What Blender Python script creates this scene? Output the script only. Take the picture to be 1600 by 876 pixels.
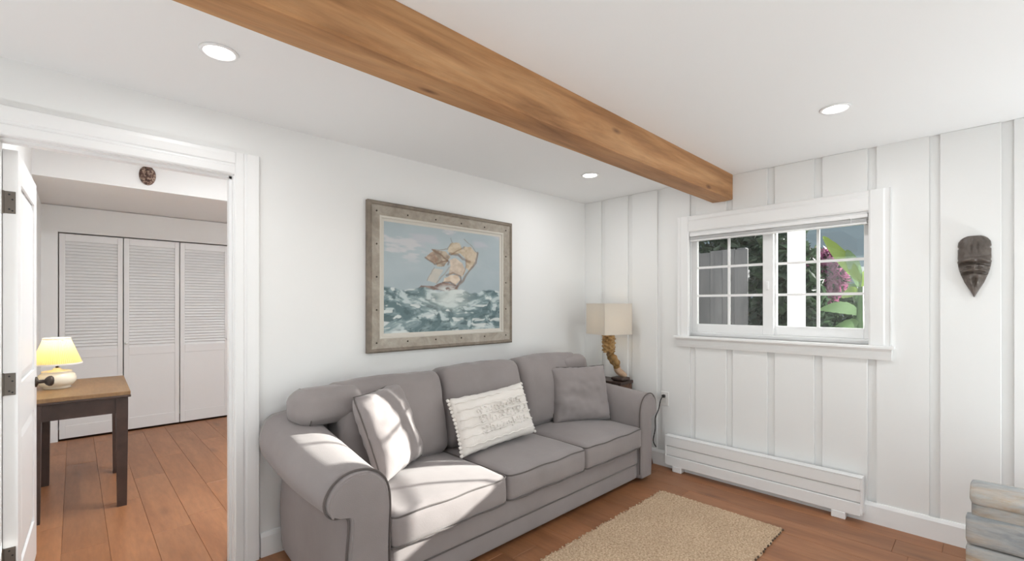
import bpy, bmesh, math, random
import numpy as np
from mathutils import Vector, Matrix, noise

random.seed(7)
rng = np.random.default_rng(11)
for o in list(bpy.data.objects):
    bpy.data.objects.remove(o)
S = bpy.context.scene
COL = S.collection

# ------------------------------------------------------------------ camera, sky, sun, exposure
HEAD = 46.1
cam = bpy.data.cameras.new('camera')
cam.sensor_width = 36.0
cam.lens = 711.0 / 1600.0 * 36.0
cam.shift_y = 38.0 / 1600.0
cam.clip_start = 0.02
camo = bpy.data.objects.new('camera', cam)
COL.objects.link(camo)
camo.location = (0, 0, 1.333)
camo.rotation_euler = (math.radians(90), 0, math.radians(HEAD - 90))
S.camera = camo

SUN_DIR = Vector((-1.0, 0.475, -0.385)).normalized()
w = bpy.data.worlds.new('world')
S.world = w
w.use_nodes = True
nt = w.node_tree
nt.nodes.clear()
sky = nt.nodes.new('ShaderNodeTexSky')
sky.sky_type = 'NISHITA'
sky.sun_disc = False
sky.sun_elevation = math.radians(21)
sky.sun_rotation = math.radians(118)
hs = nt.nodes.new('ShaderNodeHueSaturation')
hs.inputs['Saturation'].default_value = 0.22
bg = nt.nodes.new('ShaderNodeBackground')
bg.inputs['Strength'].default_value = 0.33
wo = nt.nodes.new('ShaderNodeOutputWorld')
nt.links.new(sky.outputs[0], hs.inputs['Color'])
nt.links.new(hs.outputs[0], bg.inputs['Color'])
nt.links.new(bg.outputs[0], wo.inputs['Surface'])

sl = bpy.data.lights.new('sun', 'SUN')
sl.energy = 13.5
sl.angle = math.radians(0.6)
sl.color = (1.0, 0.97, 0.92)
so = bpy.data.objects.new('sun', sl)
COL.objects.link(so)
so.rotation_euler = SUN_DIR.to_track_quat('-Z', 'Y').to_euler()
so.location = (9, -3, 6)

S.view_settings.view_transform = 'Standard'
S.view_settings.look = 'None'
S.view_settings.gamma = 1.0
S.view_settings.use_curve_mapping = False
S.view_settings.exposure = 0.35
DOWNLIGHT_W = 3.0
UPLIGHT_W = 19.5

# ------------------------------------------------------------------ helpers
ORG = {}

def org(o):
    v = Vector((0, 0, 0))
    while o is not None:
        v += Vector(o.location)
        o = o.parent
    return v

def put(o, label=None, cat=None, group=None, kind=None):
    if label: o['label'] = label
    if cat: o['category'] = cat
    if group: o['group'] = group
    if kind: o['kind'] = kind
    return o

def thing(name, label, cat, loc=(0, 0, 0), rotz=0.0, group=None):
    o = bpy.data.objects.new(name, None)
    COL.objects.link(o)
    o.empty_display_size = 0.05
    o.location = loc
    o.rotation_euler = (0, 0, rotz)
    return put(o, label, cat, group)

def link(name, me, parent=None, world=False, at=None):
    o = bpy.data.objects.new(name, me)
    COL.objects.link(o)
    if parent is not None:
        o.parent = parent
        if world:
            o.location = -org(parent)
    if at is not None:
        o.location = Vector(o.location) + Vector(at)
    return o

def mk(name, geo, mat, parent=None, local=False, smooth=False):
    """geo=(verts, faces). World coordinates unless local."""
    V, F = geo
    me = bpy.data.meshes.new(name)
    V = np.asarray(V, dtype=float).reshape(-1, 3)
    if parent is not None and not local:
        V = V - np.array(org(parent))
    me.from_pydata(V.tolist(), [], [tuple(int(i) for i in f) for f in F])
    me.update()
    bm = bmesh.new(); bm.from_mesh(me)
    bmesh.ops.recalc_face_normals(bm, faces=bm.faces)
    bm.to_mesh(me); bm.free()
    if smooth:
        me.polygons.foreach_set('use_smooth', [True] * len(me.polygons))
    if mat is not None:
        me.materials.append(mat)
    o = bpy.data.objects.new(name, me)
    COL.objects.link(o)
    if parent is not None:
        o.parent = parent
    return o

def join(*gs):
    V = []; F = []; n = 0
    for v, f in gs:
        v = np.asarray(v, float).reshape(-1, 3)
        V.append(v)
        F += [tuple(i + n for i in q) for q in f]
        n += len(v)
    return np.concatenate(V), F

def xf(g, loc=(0, 0, 0), rot=(0, 0, 0), sc=(1, 1, 1)):
    from mathutils import Euler
    M = np.array(Euler(rot).to_matrix())
    v = np.asarray(g[0], float) * np.array(sc)
    return v @ M.T + np.array(loc), g[1]

def xm(g, M):
    v = np.asarray(g[0], float)
    A = np.array(M)
    return v @ A[:3, :3].T + A[:3, 3], g[1]

BF = [(0, 3, 2, 1), (4, 5, 6, 7), (0, 1, 5, 4), (1, 2, 6, 5), (2, 3, 7, 6), (3, 0, 4, 7)]

def box(x0, x1, y0, y1, z0, z1):
    return ([(x0, y0, z0), (x1, y0, z0), (x1, y1, z0), (x0, y1, z0),
             (x0, y0, z1), (x1, y0, z1), (x1, y1, z1), (x0, y1, z1)], BF)

def cbox(x0, x1, y0, y1, z0, z1, b=0.004, seg=1):
    bm = bmesh.new()
    vs = [bm.verts.new(v) for v in box(x0, x1, y0, y1, z0, z1)[0]]
    for f in BF:
        bm.faces.new([vs[i] for i in f])
    bmesh.ops.bevel(bm, geom=list(bm.edges), offset=b, segments=seg, profile=0.5, affect='EDGES')
    bm.verts.index_update()
    V = [tuple(v.co) for v in bm.verts]
    F = [tuple(v.index for v in f.verts) for f in bm.faces]
    bm.free()
    return V, F

def lathe(prof, n=32, cx=0, cy=0, cz=0, cap=True):
    V = []; F = []
    for r, z in prof:
        for k in range(n):
            a = 2 * math.pi * k / n
            V.append((cx + r * math.cos(a), cy + r * math.sin(a), cz + z))
    m = len(prof)
    for i in range(m - 1):
        for k in range(n):
            k2 = (k + 1) % n
            F.append((i * n + k, i * n + k2, (i + 1) * n + k2, (i + 1) * n + k))
    if cap:
        F.append(tuple(range(n - 1, -1, -1)))
        F.append(tuple((m - 1) * n + k for k in range(n)))
    return V, F

def tube(pts, r, n=8, closed=False, flat=None):
    pts = [Vector(p) for p in pts]
    m = len(pts)
    V = []; F = []
    up = Vector((0, 0, 1))
    prev = None
    for i, p in enumerate(pts):
        a = pts[(i - 1) % m] if (closed or i > 0) else p
        b = pts[(i + 1) % m] if (closed or i < m - 1) else p
        t = (b - a)
        t = t.normalized() if t.length > 1e-9 else Vector((1, 0, 0))
        if prev is None:
            ref = up if abs(t.z) < 0.9 else Vector((1, 0, 0))
            s = t.cross(ref).normalized()
        else:
            s = (prev - t * prev.dot(t))
            s = s.normalized() if s.length > 1e-6 else t.orthogonal().normalized()
        prev = s
        q = t.cross(s)
        rr = r[i] if isinstance(r, (list, tuple)) else r
        for k in range(n):
            an = 2 * math.pi * k / n
            V.append(tuple(p + s * rr * math.cos(an) + q * rr * math.sin(an)))
    last = m if closed else m - 1
    for i in range(last):
        j = (i + 1) % m
        for k in range(n):
            k2 = (k + 1) % n
            F.append((i * n + k, i * n + k2, j * n + k2, j * n + k))
    if not closed:
        F.append(tuple(range(n - 1, -1, -1)))
        F.append(tuple((m - 1) * n + k for k in range(n)))
    return V, F

def catmull(P, k=6, closed=False):
    P = [np.array(p, float) for p in P]
    n = len(P); out = []
    rngi = range(n) if closed else range(n - 1)
    for i in rngi:
        p0 = P[(i - 1) % n] if (closed or i > 0) else P[i]
        p1 = P[i]; p2 = P[(i + 1) % n]
        p3 = P[(i + 2) % n] if (closed or i + 2 < n) else p2
        for j in range(k):
            t = j / k
            out.append(0.5 * ((2 * p1) + (-p0 + p2) * t + (2 * p0 - 5 * p1 + 4 * p2 - p3) * t * t + (-p0 + 3 * p1 - 3 * p2 + p3) * t ** 3))
    if not closed:
        out.append(P[-1])
    return [tuple(o) for o in out]

def prism(poly, axis, a0, a1):
    """extrude a 2D polygon along an axis: 'y' -> (x,z), 'x' -> (y,z), 'z' -> (x,y)"""
    n = len(poly); V = []
    for a in (a0, a1):
        for p, q in poly:
            V.append({'y': (p, a, q), 'x': (a, p, q), 'z': (p, q, a)}[axis])
    F = [tuple(range(n - 1, -1, -1)), tuple(range(n, 2 * n))]
    for i in range(n):
        j = (i + 1) % n
        F.append((i, j, n + j, n + i))
    return V, F

def grid_faces(nx, ny):
    i = np.arange(nx - 1)[:, None]; j = np.arange(ny - 1)[None, :]
    a = i * ny + j
    return np.stack([a, a + ny, a + ny + 1, a + 1], -1).reshape(-1, 4).tolist()

def softbox(sx, sy, sz, r, puff=(0, 0, 0), n=(18, 14, 8), wob=0.0, seed=0, wsc=5.0):
    """rounded, puffed cushion centred at the origin"""
    bm = bmesh.new()
    hx, hy, hz = sx / 2, sy / 2, sz / 2
    idx = {}
    V = []; F = []
    def vid(p):
        key = tuple(round(c, 5) for c in p)
        if key not in idx:
            idx[key] = len(V); V.append(p)
        return idx[key]
    nx, ny, nz = n
    lin = lambda k, m: -1 + 2 * k / m
    for (A, B, fix) in ((0, 1, 2), (1, 2, 0), (0, 2, 1)):
        na, nb = n[A], n[B]
        for s in (-1, 1):
            for i in range(na):
                for j in range(nb):
                    q = []
                    for (di, dj) in ((0, 0), (1, 0), (1, 1), (0, 1)):
                        p = [0, 0, 0]
                        p[A] = lin(i + di, na); p[B] = lin(j + dj, nb); p[fix] = s
                        q.append(vid(tuple(p)))
                    F.append(tuple(q))
    out = []
    for (u, v, t) in V:
        p = np.array([u * hx, v * hy, t * hz])
        inner = np.array([max(-hx + r, min(hx - r, p[0])), max(-hy + r, min(hy - r, p[1])), max(-hz + r, min(hz - r, p[2]))])
        d = p - inner
        L = np.linalg.norm(d)
        if L > 1e-9:
            p = inner + d / L * r
        e = lambda c: (1 - c * c)
        p[0] += np.sign(u) * abs(u) ** 3 * puff[0] * e(v) * e(t)
        p[1] += np.sign(v) * abs(v) ** 3 * puff[1] * e(u) * e(t)
        p[2] += np.sign(t) * abs(t) ** 3 * puff[2] * e(u) * e(v)
        if wob:
            q = Vector(p * wsc) + Vector((seed * 3.1, seed * 1.7, seed))
            k = noise.noise(q) + 0.5 * noise.noise(q * 2.3)
            p = p + (p / (np.linalg.norm(p) + 1e-9)) * wob * k
        out.append(p)
    bm.free()
    return np.array(out), F

def pillow_geo(w_, h_, t_, n=28, seed=0, wob=0.006, pinch=0.05, pw=0.5):
    """throw pillow in its x/z plane, thickness along y"""
    V = []; F = []
    u = np.linspace(-1, 1, n + 1)
    for s in (-1, 1):
        for a in u:
            for b in u:
                ex = 1 - pinch * (1 - b * b) * abs(a) ** 2
                ez = 1 - pinch * (1 - a * a) * abs(b) ** 2
                prof = max(0, (1 - a ** 4)) ** pw * max(0, (1 - b ** 4)) ** pw
                q = Vector((a * 2.2 + seed * 5, b * 2.2, s * 2.0))
                k = noise.noise(q) + 0.6 * noise.noise(q * 2.2)
                edge = noise.noise(Vector((a * 6 + seed, b * 6, 9.0))) * 0.006
                V.append((a * w_ / 2 * ex + edge, s * (t_ / 2 * prof * (1 + 0.1 * k) + wob * k * prof) , b * h_ / 2 * ez + edge))
    m = (n + 1) ** 2
    for s in (0, 1):
        for i in range(n):
            for j in range(n):
                a = s * m + i * (n + 1) + j
                F.append((a, a + 1, a + n + 2, a + n + 1))
    # weld the rims
    V = np.array(V); F2 = []
    mp = list(range(len(V)))
    for i in range(n + 1):
        for j in range(n + 1):
            if i in (0, n) or j in (0, n):
                mp[m + i * (n + 1) + j] = i * (n + 1) + j
    for f in F:
        F2.append(tuple(mp[i] for i in f))
    used = sorted(set(i for f in F2 for i in f))
    re = {k: c for c, k in enumerate(used)}
    return V[used], [tuple(re[i] for i in f) for f in F2]

def ico(r, loc=(0, 0, 0), sub=1, sc=(1, 1, 1)):
    bm = bmesh.new()
    bmesh.ops.create_icosphere(bm, subdivisions=sub, radius=r)
    bm.verts.index_update()
    V = [(v.co.x * sc[0] + loc[0], v.co.y * sc[1] + loc[1], v.co.z * sc[2] + loc[2]) for v in bm.verts]
    F = [tuple(v.index for v in f.verts) for f in bm.faces]
    bm.free()
    return V, F

# ------------------------------------------------------------------ materials
def mat(name, col=(0.8, 0.8, 0.8), rough=0.5, metal=0.0, sheen=0.0, spec=0.5):
    m = bpy.data.materials.new(name)
    m.use_nodes = True
    b = m.node_tree.nodes['Principled BSDF']
    b.inputs['Base Color'].default_value = (*col, 1)
    b.inputs['Roughness'].default_value = rough
    b.inputs['Metallic'].default_value = metal
    b.inputs['Specular IOR Level'].default_value = spec
    if sheen:
        b.inputs['Sheen Weight'].default_value = sheen
    m.diffuse_color = (*col, 1)
    return m

def N(m, t, **kw):
    n = m.node_tree.nodes.new(t)
    for k, v in kw.items():
        if k in n.inputs:
            n.inputs[k].default_value = v
        else:
            setattr(n, k, v)
    return n

def L(m, a, b):
    m.node_tree.links.new(a, b)

def bsdf(m):
    return m.node_tree.nodes['Principled BSDF']

def coords(m, scale=(1, 1, 1), rnd=False, rot=(0, 0, 0)):
    tc = N(m, 'ShaderNodeTexCoord')
    mp = N(m, 'ShaderNodeMapping')
    mp.inputs['Scale'].default_value = scale
    mp.inputs['Rotation'].default_value = rot
    if rnd:
        oi = N(m, 'ShaderNodeObjectInfo')
        sc = N(m, 'ShaderNodeVectorMath', operation='SCALE')
        sc.inputs[0].default_value = (37.0, 53.0, 19.0)
        L(m, oi.outputs['Random'], sc.inputs['Scale'])
        ad = N(m, 'ShaderNodeVectorMath', operation='ADD')
        L(m, tc.outputs['Object'], ad.inputs[0])
        L(m, sc.outputs[0], ad.inputs[1])
        L(m, ad.outputs[0], mp.inputs['Vector'])
    else:
        L(m, tc.outputs['Object'], mp.inputs['Vector'])
    return mp.outputs[0]

def ramp(m, fac, stops):
    r = N(m, 'ShaderNodeValToRGB')
    e = r.color_ramp.elements
    while len(e) < len(stops):
        e.new(0.5)
    for k, (p, c) in enumerate(stops):
        e[k].position = p
        e[k].color = (*c, 1)
    L(m, fac, r.inputs['Fac'])
    return r.outputs['Color']

def bump(m, h, strength=0.2, dist=0.002):
    b = N(m, 'ShaderNodeBump')
    b.inputs['Strength'].default_value = strength
    b.inputs['Distance'].default_value = dist
    L(m, h, b.inputs['Height'])
    L(m, b.outputs[0], bsdf(m).inputs['Normal'])

def mix(m, fac, a, b, mode='MIX'):
    n = N(m, 'ShaderNodeMix', data_type='RGBA', blend_type=mode)
    for sock, v in ((n.inputs[0], fac), (n.inputs[6], a), (n.inputs[7], b)):
        if hasattr(v, 'links'):
            L(m, v, sock)
        elif isinstance(v, (tuple, list)):
            sock.default_value = (*v, 1)
        else:
            sock.default_value = v
    return n.outputs[2]

def noisen(m, vec, scale, detail=4, rough=0.55, dist=0.0):
    n = N(m, 'ShaderNodeTexNoise')
    n.inputs['Scale'].default_value = scale
    n.inputs['Detail'].default_value = detail
    n.inputs['Roughness'].default_value = rough
    n.inputs['Distortion'].default_value = dist
    L(m, vec, n.inputs['Vector'])
    return n.outputs['Fac']

def painted(name, col, rough=0.5, b=0.06, sc=60):
    m = mat(name, col, rough)
    v = coords(m)
    bump(m, noisen(m, v, sc, 3), b, 0.002)
    return m

def wood(name, c0, c1, c2, scale, rough=0.45, rnd=False, grain=14.0, knots=0.0, var=0.0, kcol=(0.1, 0.05, 0.02), bs=0.15, kscale=(1.1, 5, 5)):
    m = mat(name, c1, rough)
    v = coords(m, scale, rnd)
    n1 = noisen(m, v, 1.0, 6, 0.6, 1.2)
    n2 = noisen(m, v, grain, 3, 0.6)
    col = ramp(m, n1, [(0.25, c0), (0.5, c1), (0.78, c2)])
    col2 = ramp(m, n2, [(0.3, tuple(0.72 for _ in range(3))), (0.65, (1.06, 1.04, 1.02))])
    col = mix(m, 0.55, col, col2, 'MULTIPLY')
    if knots:
        kv = coords(m, kscale, rnd)
        vo = N(m, 'ShaderNodeTexVoronoi')
        vo.inputs['Scale'].default_value = 1.0
        L(m, kv, vo.inputs['Vector'])
        k = ramp(m, vo.outputs['Distance'], [(0.03, (1, 1, 1)), (0.16, (0, 0, 0))])
        kk = N(m, 'ShaderNodeMath', operation='MULTIPLY')
        L(m, k, kk.inputs[0]); kk.inputs[1].default_value = knots
        col = mix(m, kk.outputs[0], col, kcol)
    if var:
        oi = N(m, 'ShaderNodeObjectInfo')
        hv = N(m, 'ShaderNodeHueSaturation')
        mr = N(m, 'ShaderNodeMapRange')
        mr.inputs['To Min'].default_value = 1 - var
        mr.inputs['To Max'].default_value = 1 + var
        L(m, oi.outputs['Random'], mr.inputs['Value'])
        L(m, mr.outputs[0], hv.inputs['Value'])
        L(m, col, hv.inputs['Color'])
        col = hv.outputs[0]
    L(m, col, bsdf(m).inputs['Base Color'])
    bump(m, n2, bs, 0.002)
    return m

def emis(name, col, strength, base=(0.9, 0.9, 0.9)):
    m = mat(name, base, 0.5)
    b = bsdf(m)
    b.inputs['Emission Color'].default_value = (*col, 1)
    b.inputs['Emission Strength'].default_value = strength
    return m

M = {}
M['wall'] = painted('wall_paint', (0.86, 0.86, 0.85), 0.55)
M['board'] = painted('board_paint', (0.86, 0.86, 0.85), 0.42, 0.04, 30)
M['ceil'] = painted('ceiling_paint', (0.88, 0.88, 0.875), 0.7)
M['trim'] = painted('trim_paint', (0.89, 0.89, 0.885), 0.35, 0.02, 30)
M['vinyl'] = painted('vinyl_white', (0.9, 0.9, 0.9), 0.3, 0.0, 30)
M['door'] = painted('door_paint', (0.88, 0.88, 0.875), 0.35, 0.02, 25)
M['closet'] = painted('closet_paint', (0.80, 0.795, 0.79), 0.45, 0.03, 30)
M['dark'] = mat('dark_gap', (0.03, 0.028, 0.026), 0.9)
M['floorbase'] = mat('subfloor', (0.14, 0.065, 0.035), 0.9)
M['floor'] = wood('oak_floor', (0.25, 0.10, 0.041), (0.33, 0.142, 0.062), (0.40, 0.185, 0.086), (5.0, 0.8, 5.0), 0.42, True, 9.0, 0.5, 0.13, (0.12, 0.045, 0.02), 0.08, (4.5, 1.2, 1))
M['beam'] = wood('beam_wood', (0.23, 0.10, 0.034), (0.42, 0.21, 0.085), (0.58, 0.34, 0.165), (0.8, 8.0, 8.0), 0.6, False, 7.0, 0.85, 0.0, (0.11, 0.04, 0.015), 0.4, (3.0, 9, 9))
M['darkwood'] = wood('espresso_wood', (0.035, 0.02, 0.015), (0.06, 0.035, 0.028), (0.09, 0.055, 0.042), (3, 12, 3), 0.4, False, 8.0)
M['tablewood'] = wood('table_top_wood', (0.20, 0.11, 0.045), (0.27, 0.155, 0.07), (0.33, 0.20, 0.10), (9, 1.2, 3), 0.4, False, 8.0)
M['bronze'] = mat('aged_bronze', (0.07, 0.055, 0.045), 0.45, 0.8)
M['hingem'] = mat('hinge_metal', (0.17, 0.15, 0.13), 0.45, 0.75)
M['black'] = mat('black_plastic', (0.015, 0.015, 0.015), 0.5)
M['plate'] = mat('outlet_plastic', (0.82, 0.81, 0.79), 0.4)

def fabric(name, col, col2, sc=220.0, bs=0.25, sheen=0.25, big=3.0):
    m = mat(name, col, 0.9, 0, sheen, 0.2)
    v = coords(m)
    n1 = noisen(m, v, big, 4, 0.6)
    c = ramp(m, n1, [(0.3, col), (0.7, col2)])
    L(m, c, bsdf(m).inputs['Base Color'])
    bump(m, noisen(m, v, sc, 2), bs, 0.002)
    return m

M['sofa'] = fabric('sofa_microfibre', (0.262, 0.232, 0.228), (0.31, 0.276, 0.27))
M['piping'] = fabric('sofa_piping', (0.115, 0.098, 0.092), (0.13, 0.111, 0.104))
M['cream'] = fabric('cream_cotton', (0.80, 0.75, 0.70), (0.84, 0.80, 0.76), 120.0, 0.4)
M['linen'] = fabric('linen_shade', (0.80, 0.755, 0.69), (0.85, 0.81, 0.75), 180.0, 0.3)
M['jute'] = mat('jute_weave', (0.45, 0.32, 0.18), 0.95, 0, 0, 0.1)
_v = coords(M['jute'])
_a = noisen(M['jute'], _v, 95, 3)
_b = noisen(M['jute'], _v, 4, 3)
_c = ramp(M['jute'], _a, [(0.3, (0.34, 0.235, 0.15)), (0.5, (0.54, 0.40, 0.275)), (0.7, (0.70, 0.55, 0.40))])
_d = ramp(M['jute'], _b, [(0.3, (0.9, 0.88, 0.86)), (0.7, (1.05, 1.04, 1.02))])
L(M['jute'], mix(M['jute'], 0.8, _c, _d, 'MULTIPLY'), bsdf(M['jute']).inputs['Base Color'])

def glass_mat():
    m = bpy.data.materials.new('window_glass')
    m.use_nodes = True
    t = m.node_tree
    t.nodes.clear()
    o = t.nodes.new('ShaderNodeOutputMaterial')
    mx = t.nodes.new('ShaderNodeMixShader')
    tr = t.nodes.new('ShaderNodeBsdfTransparent')
    tr.inputs[0].default_value = (0.95, 0.97, 0.965, 1)
    gl = t.nodes.new('ShaderNodeBsdfGlossy')
    gl.inputs['Roughness'].default_value = 0.0
    fr = t.nodes.new('ShaderNodeFresnel')
    fr.inputs[0].default_value = 1.45
    t.links.new(fr.outputs[0], mx.inputs[0])
    t.links.new(tr.outputs[0], mx.inputs[1])
    t.links.new(gl.outputs[0], mx.inputs[2])
    t.links.new(mx.outputs[0], o.inputs[0])
    return m
M['glass'] = glass_mat()

# ------------------------------------------------------------------ room shell
XW, YP, ZC = 3.53, 2.66, 2.30        # window wall face, picture wall face, ceiling
XB, YF = -1.00, -2.00                # walls behind the camera
YC, XL, XR = 6.25, -0.228, 2.60       # back room: closet wall, left wall, right wall
DX0, DX1, DH = -0.21, 0.585, 1.993    # doorway
WY0, WY1, WZ0, WZ1 = 0.484, 1.66, 1.07, 1.90   # window opening

fl = mk('floor', box(XB - 0.1, XW + 0.1, YF - 0.1, YC + 0.75, -0.10, -0.016), M['floorbase'])
put(fl, 'reddish brown wide plank wood floor running through both rooms', None, None, 'structure')
pw = 0.19
x = XB
ci = 0
while x < XW - 0.01:
    x1 = min(x + pw, XW)
    inside = x > XL - 0.05 and x1 < XR + 0.1
    y = YF - random.uniform(0, 1.2)
    yend = YC + 0.02 if inside else YP
    while y < yend:
        ln = random.uniform(1.1, 1.95)
        y0 = max(y, YF); y1 = min(y + ln, yend)
        if y1 - y0 > 0.04:
            mk('plank', cbox(x + 0.0004, x1 - 0.0004, y0 + 0.0004, y1 - 0.0004, -0.015, random.uniform(-0.0006, 0.0), 0.0016), M['floor'], fl)
        y += ln
    x += pw
    ci += 1

ce = mk('ceiling', box(XB - 0.1, XW + 0.2, YF - 0.1, YP + 0.005, ZC, ZC + 0.1), M['ceil'])
put(ce, 'smooth white ceiling of the front room', None, None, 'structure')

# picture wall with the doorway
wl = mk('wall_left', join(box(XB - 0.1, DX0 - 0.02, YP, YP + 0.12, 0, 2.6), box(DX1 + 0.02, XW + 0.2, YP, YP + 0.12, 0, 2.6),
                          box(DX0 - 0.02, DX1 + 0.02, YP, YP + 0.12, DH + 0.02, 2.6)), M['wall'])
put(wl, 'smooth white wall behind the sofa with the open doorway', None, None, 'structure')
# walls behind the camera, glazed
BO = (-1.55, 1.75, 0.12, 2.12)
wb = mk('wall_back', join(box(XB - 0.1, XB, YF - 0.1, BO[0], 0, ZC), box(XB - 0.1, XB, BO[1], YP, 0, ZC),
                          box(XB - 0.1, XB, BO[0], BO[1], 0, BO[2]), box(XB - 0.1, XB, BO[0], BO[1], BO[3], ZC)), M['wall'])
put(wb, 'white wall behind the camera with wide glazing', None, None, 'structure')
FO = (0.2, 3.3, 0.12, 2.12)
wf = mk('wall_front', join(box(XB - 0.1, FO[0], YF - 0.1, YF, 0, ZC), box(FO[1], XW + 0.2, YF - 0.1, YF, 0, ZC),
                           box(FO[0], FO[1], YF - 0.1, YF, 0, FO[2]), box(FO[0], FO[1], YF - 0.1, YF, FO[3], ZC)), M['wall'])
put(wf, 'white wall facing the sofa with a wide window', None, None, 'structure')
def plain_window(name, axis, a, o, nv, label):
    r = thing(name, label, None); r['kind'] = 'structure'
    def bb(p0, p1, q0, q1, t0, t1):
        return box(t0, t1, p0, p1, q0, q1) if axis == 'x' else box(p0, p1, t0, t1, q0, q1)
    g = [bb(o[0], o[0] + 0.06, o[2], o[3], a - 0.08, a - 0.02), bb(o[1] - 0.06, o[1], o[2], o[3], a - 0.08, a - 0.02),
         bb(o[0], o[1], o[2], o[2] + 0.06, a - 0.08, a - 0.02), bb(o[0], o[1], o[3] - 0.06, o[3], a - 0.08, a - 0.02)]
    for k in range(1, nv):
        c = o[0] + (o[1] - o[0]) * k / nv
        g.append(bb(c - 0.03, c + 0.03, o[2], o[3], a - 0.08, a - 0.02))
    mk('window_frame', join(*g), M['vinyl'], r)
    for k in range(nv):
        c0 = o[0] + (o[1] - o[0]) * k / nv + 0.03; c1 = o[0] + (o[1] - o[0]) * (k + 1) / nv - 0.03
        mk('pane', bb(c0, c1, o[2] + 0.06, o[3] - 0.06, a - 0.053, a - 0.049), M['glass'], r)
plain_window('window_2', 'x', XB, BO, 3, 'wide glazed doors behind the camera')
plain_window('window_3', 'y', YF, FO, 3, 'wide window in the wall facing the sofa')

# window wall: backing plus proud vertical boards with recessed strips between them
wr = mk('wall_right', join(box(XW + 0.016, XW + 0.14, YF - 0.1, WY0, 0, 2.35), box(XW + 0.016, XW + 0.14, WY1, YP + 0.12, 0, 2.35),
                           box(XW + 0.016, XW + 0.14, WY0, WY1, 0, WZ0), box(XW + 0.016, XW + 0.14, WY0, WY1, WZ1, 2.35)), M['board'])
put(wr, 'white vertical board panelled wall with the small window', None, None, 'structure')
gro = [0.762 + 0.2815 * k for k in range(-10, 7)]
edges = [YF] + gro + [YP]
for i in range(len(edges) - 1):
    y0 = edges[i] + (0.022 if i > 0 else 0.0)
    y1 = edges[i + 1] - (0.022 if i < len(edges) - 2 else 0.0)
    if y1 - y0 < 0.03:
        continue
    cuts = [c for c in (0.40, 1.71) if y0 < c < y1]
    yy = [y0] + cuts + [y1]
    for (a, b) in zip(yy[:-1], yy[1:]):
        segs = [(0.0, 1.01), (2.02, ZC)] if (a + b) / 2 > 0.40 and (a + b) / 2 < 1.71 else [(0.0, ZC)]
        for (z0, z1) in segs:
            g = cbox(XW, XW + 0.0158, a, b, z0 + 0.0005, z1 - 0.0005, 0.0025) if not cuts else box(XW, XW + 0.0158, a, b, z0 + 0.0005, z1 - 0.0005)
            mk('board', g, M['board'], wr)

# skirting
def base_prof(t=0.018, h=0.125):
    return [(0, 0), (t, 0), (t, h - 0.02), (t - 0.005, h - 0.008), (t - 0.010, h), (0, h)]
bb = mk('baseboard_right', prism([(XW - p, q) for p, q in base_prof()], 'y', YF, YP - 0.02), M['trim'])
put(bb, 'white skirting board below the panelled wall', None, None, 'structure')
bl = mk('baseboard_left', prism([(YP - p, q) for p, q in base_prof()], 'x', 0.708, XW - 0.02), M['trim'])
put(bl, 'white skirting board behind the sofa', None, None, 'structure')
bl2 = mk('baseboard_far', join(prism([(XL + p, q) for p, q in base_prof()], 'y', YP + 0.14, YC), ), M['trim'])
put(bl2, 'white skirting board along the side wall of the back room', None, None, 'structure')

# timber beam under the ceiling
bm_ = bmesh.new()
nb = 120
Vb = []; Fb = []
sec = [(1.300, ZC - 0.0005), (1.300, 2.16), (1.3, 2.122), (1.307, 2.114), (1.36, 2.112), (1.448, 2.114), (1.455, 2.122), (1.455, 2.16), (1.455, ZC - 0.0005)]
for i in range(nb + 1):
    X_ = XB + (XW - 0.001 - XB) * i / nb
    for j, (yy, zz) in enumerate(sec):
        dy = 0.0025 * noise.noise(Vector((X_ * 2.0, yy * 9, zz * 9)))
        dz = 0.003 * noise.noise(Vector((X_ * 2.3, yy * 9 + 5, zz * 9))) if zz < 2.13 else 0
        Vb.append((X_, yy + dy, zz + dz))
ns = len(sec)
for i in range(nb):
    for j in range(ns):
        j2 = (j + 1) % ns
        Fb.append((i * ns + j, (i + 1) * ns + j, (i + 1) * ns + j2, i * ns + j2))
Fb.append(tuple(range(ns))); Fb.append(tuple(nb * ns + k for k in range(ns)))
beam = mk('ceiling_beam', (Vb, Fb), M['beam'])
put(beam, 'rough sawn honey brown timber beam crossing the white ceiling', 'beam')

# door lining, casing
tr1 = mk('trim_1', join(box(DX0 - 0.02, DX0, YP - 0.002, YP + 0.122, 0, DH + 0.02), box(DX1, DX1 + 0.02, YP - 0.002, YP + 0.122, 0, DH + 0.02),
                        box(DX0 - 0.02, DX1 + 0.02, YP - 0.002, YP + 0.122, DH, DH + 0.02),
                        box(DX1 - 0.012, DX1, YP + 0.03, YP + 0.07, 0, DH), box(DX0, DX1, YP + 0.03, YP + 0.07, DH - 0.012, DH)), M['trim'])
put(tr1, 'white lining of the doorway beside the sofa', None, None, 'structure')
cp = [(0.0, 0.0), (0.0, 0.012), (0.006, 0.017), (0.038, 0.019), (0.043, 0.013), (0.050, 0.013), (0.056, 0.021), (0.092, 0.025), (0.108, 0.025), (0.112, 0.021), (0.112, 0.0)]
c_r = prism([(DX1 + 0.004 + a, YP - b) for a, b in cp], 'z', 0, DH + 0.116)
c_l = prism([(DX0 - 0.004 - a, YP - b) for a, b in cp], 'z', 0, DH + 0.116)
c_t = prism([(YP - b, DH + 0.004 + a) for a, b in cp], 'x', DX0 - 0.004, DX1 + 0.004)
tr2 = thing('trim_2', 'white moulded casing around the open doorway', None, (DX1, YP, 0)); tr2['kind'] = 'structure'
mk('side_casing', c_r, M['trim'], tr2)
mk('side_casing', c_l, M['trim'], tr2)
mk('head_casing', c_t, M['trim'], tr2)

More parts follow.
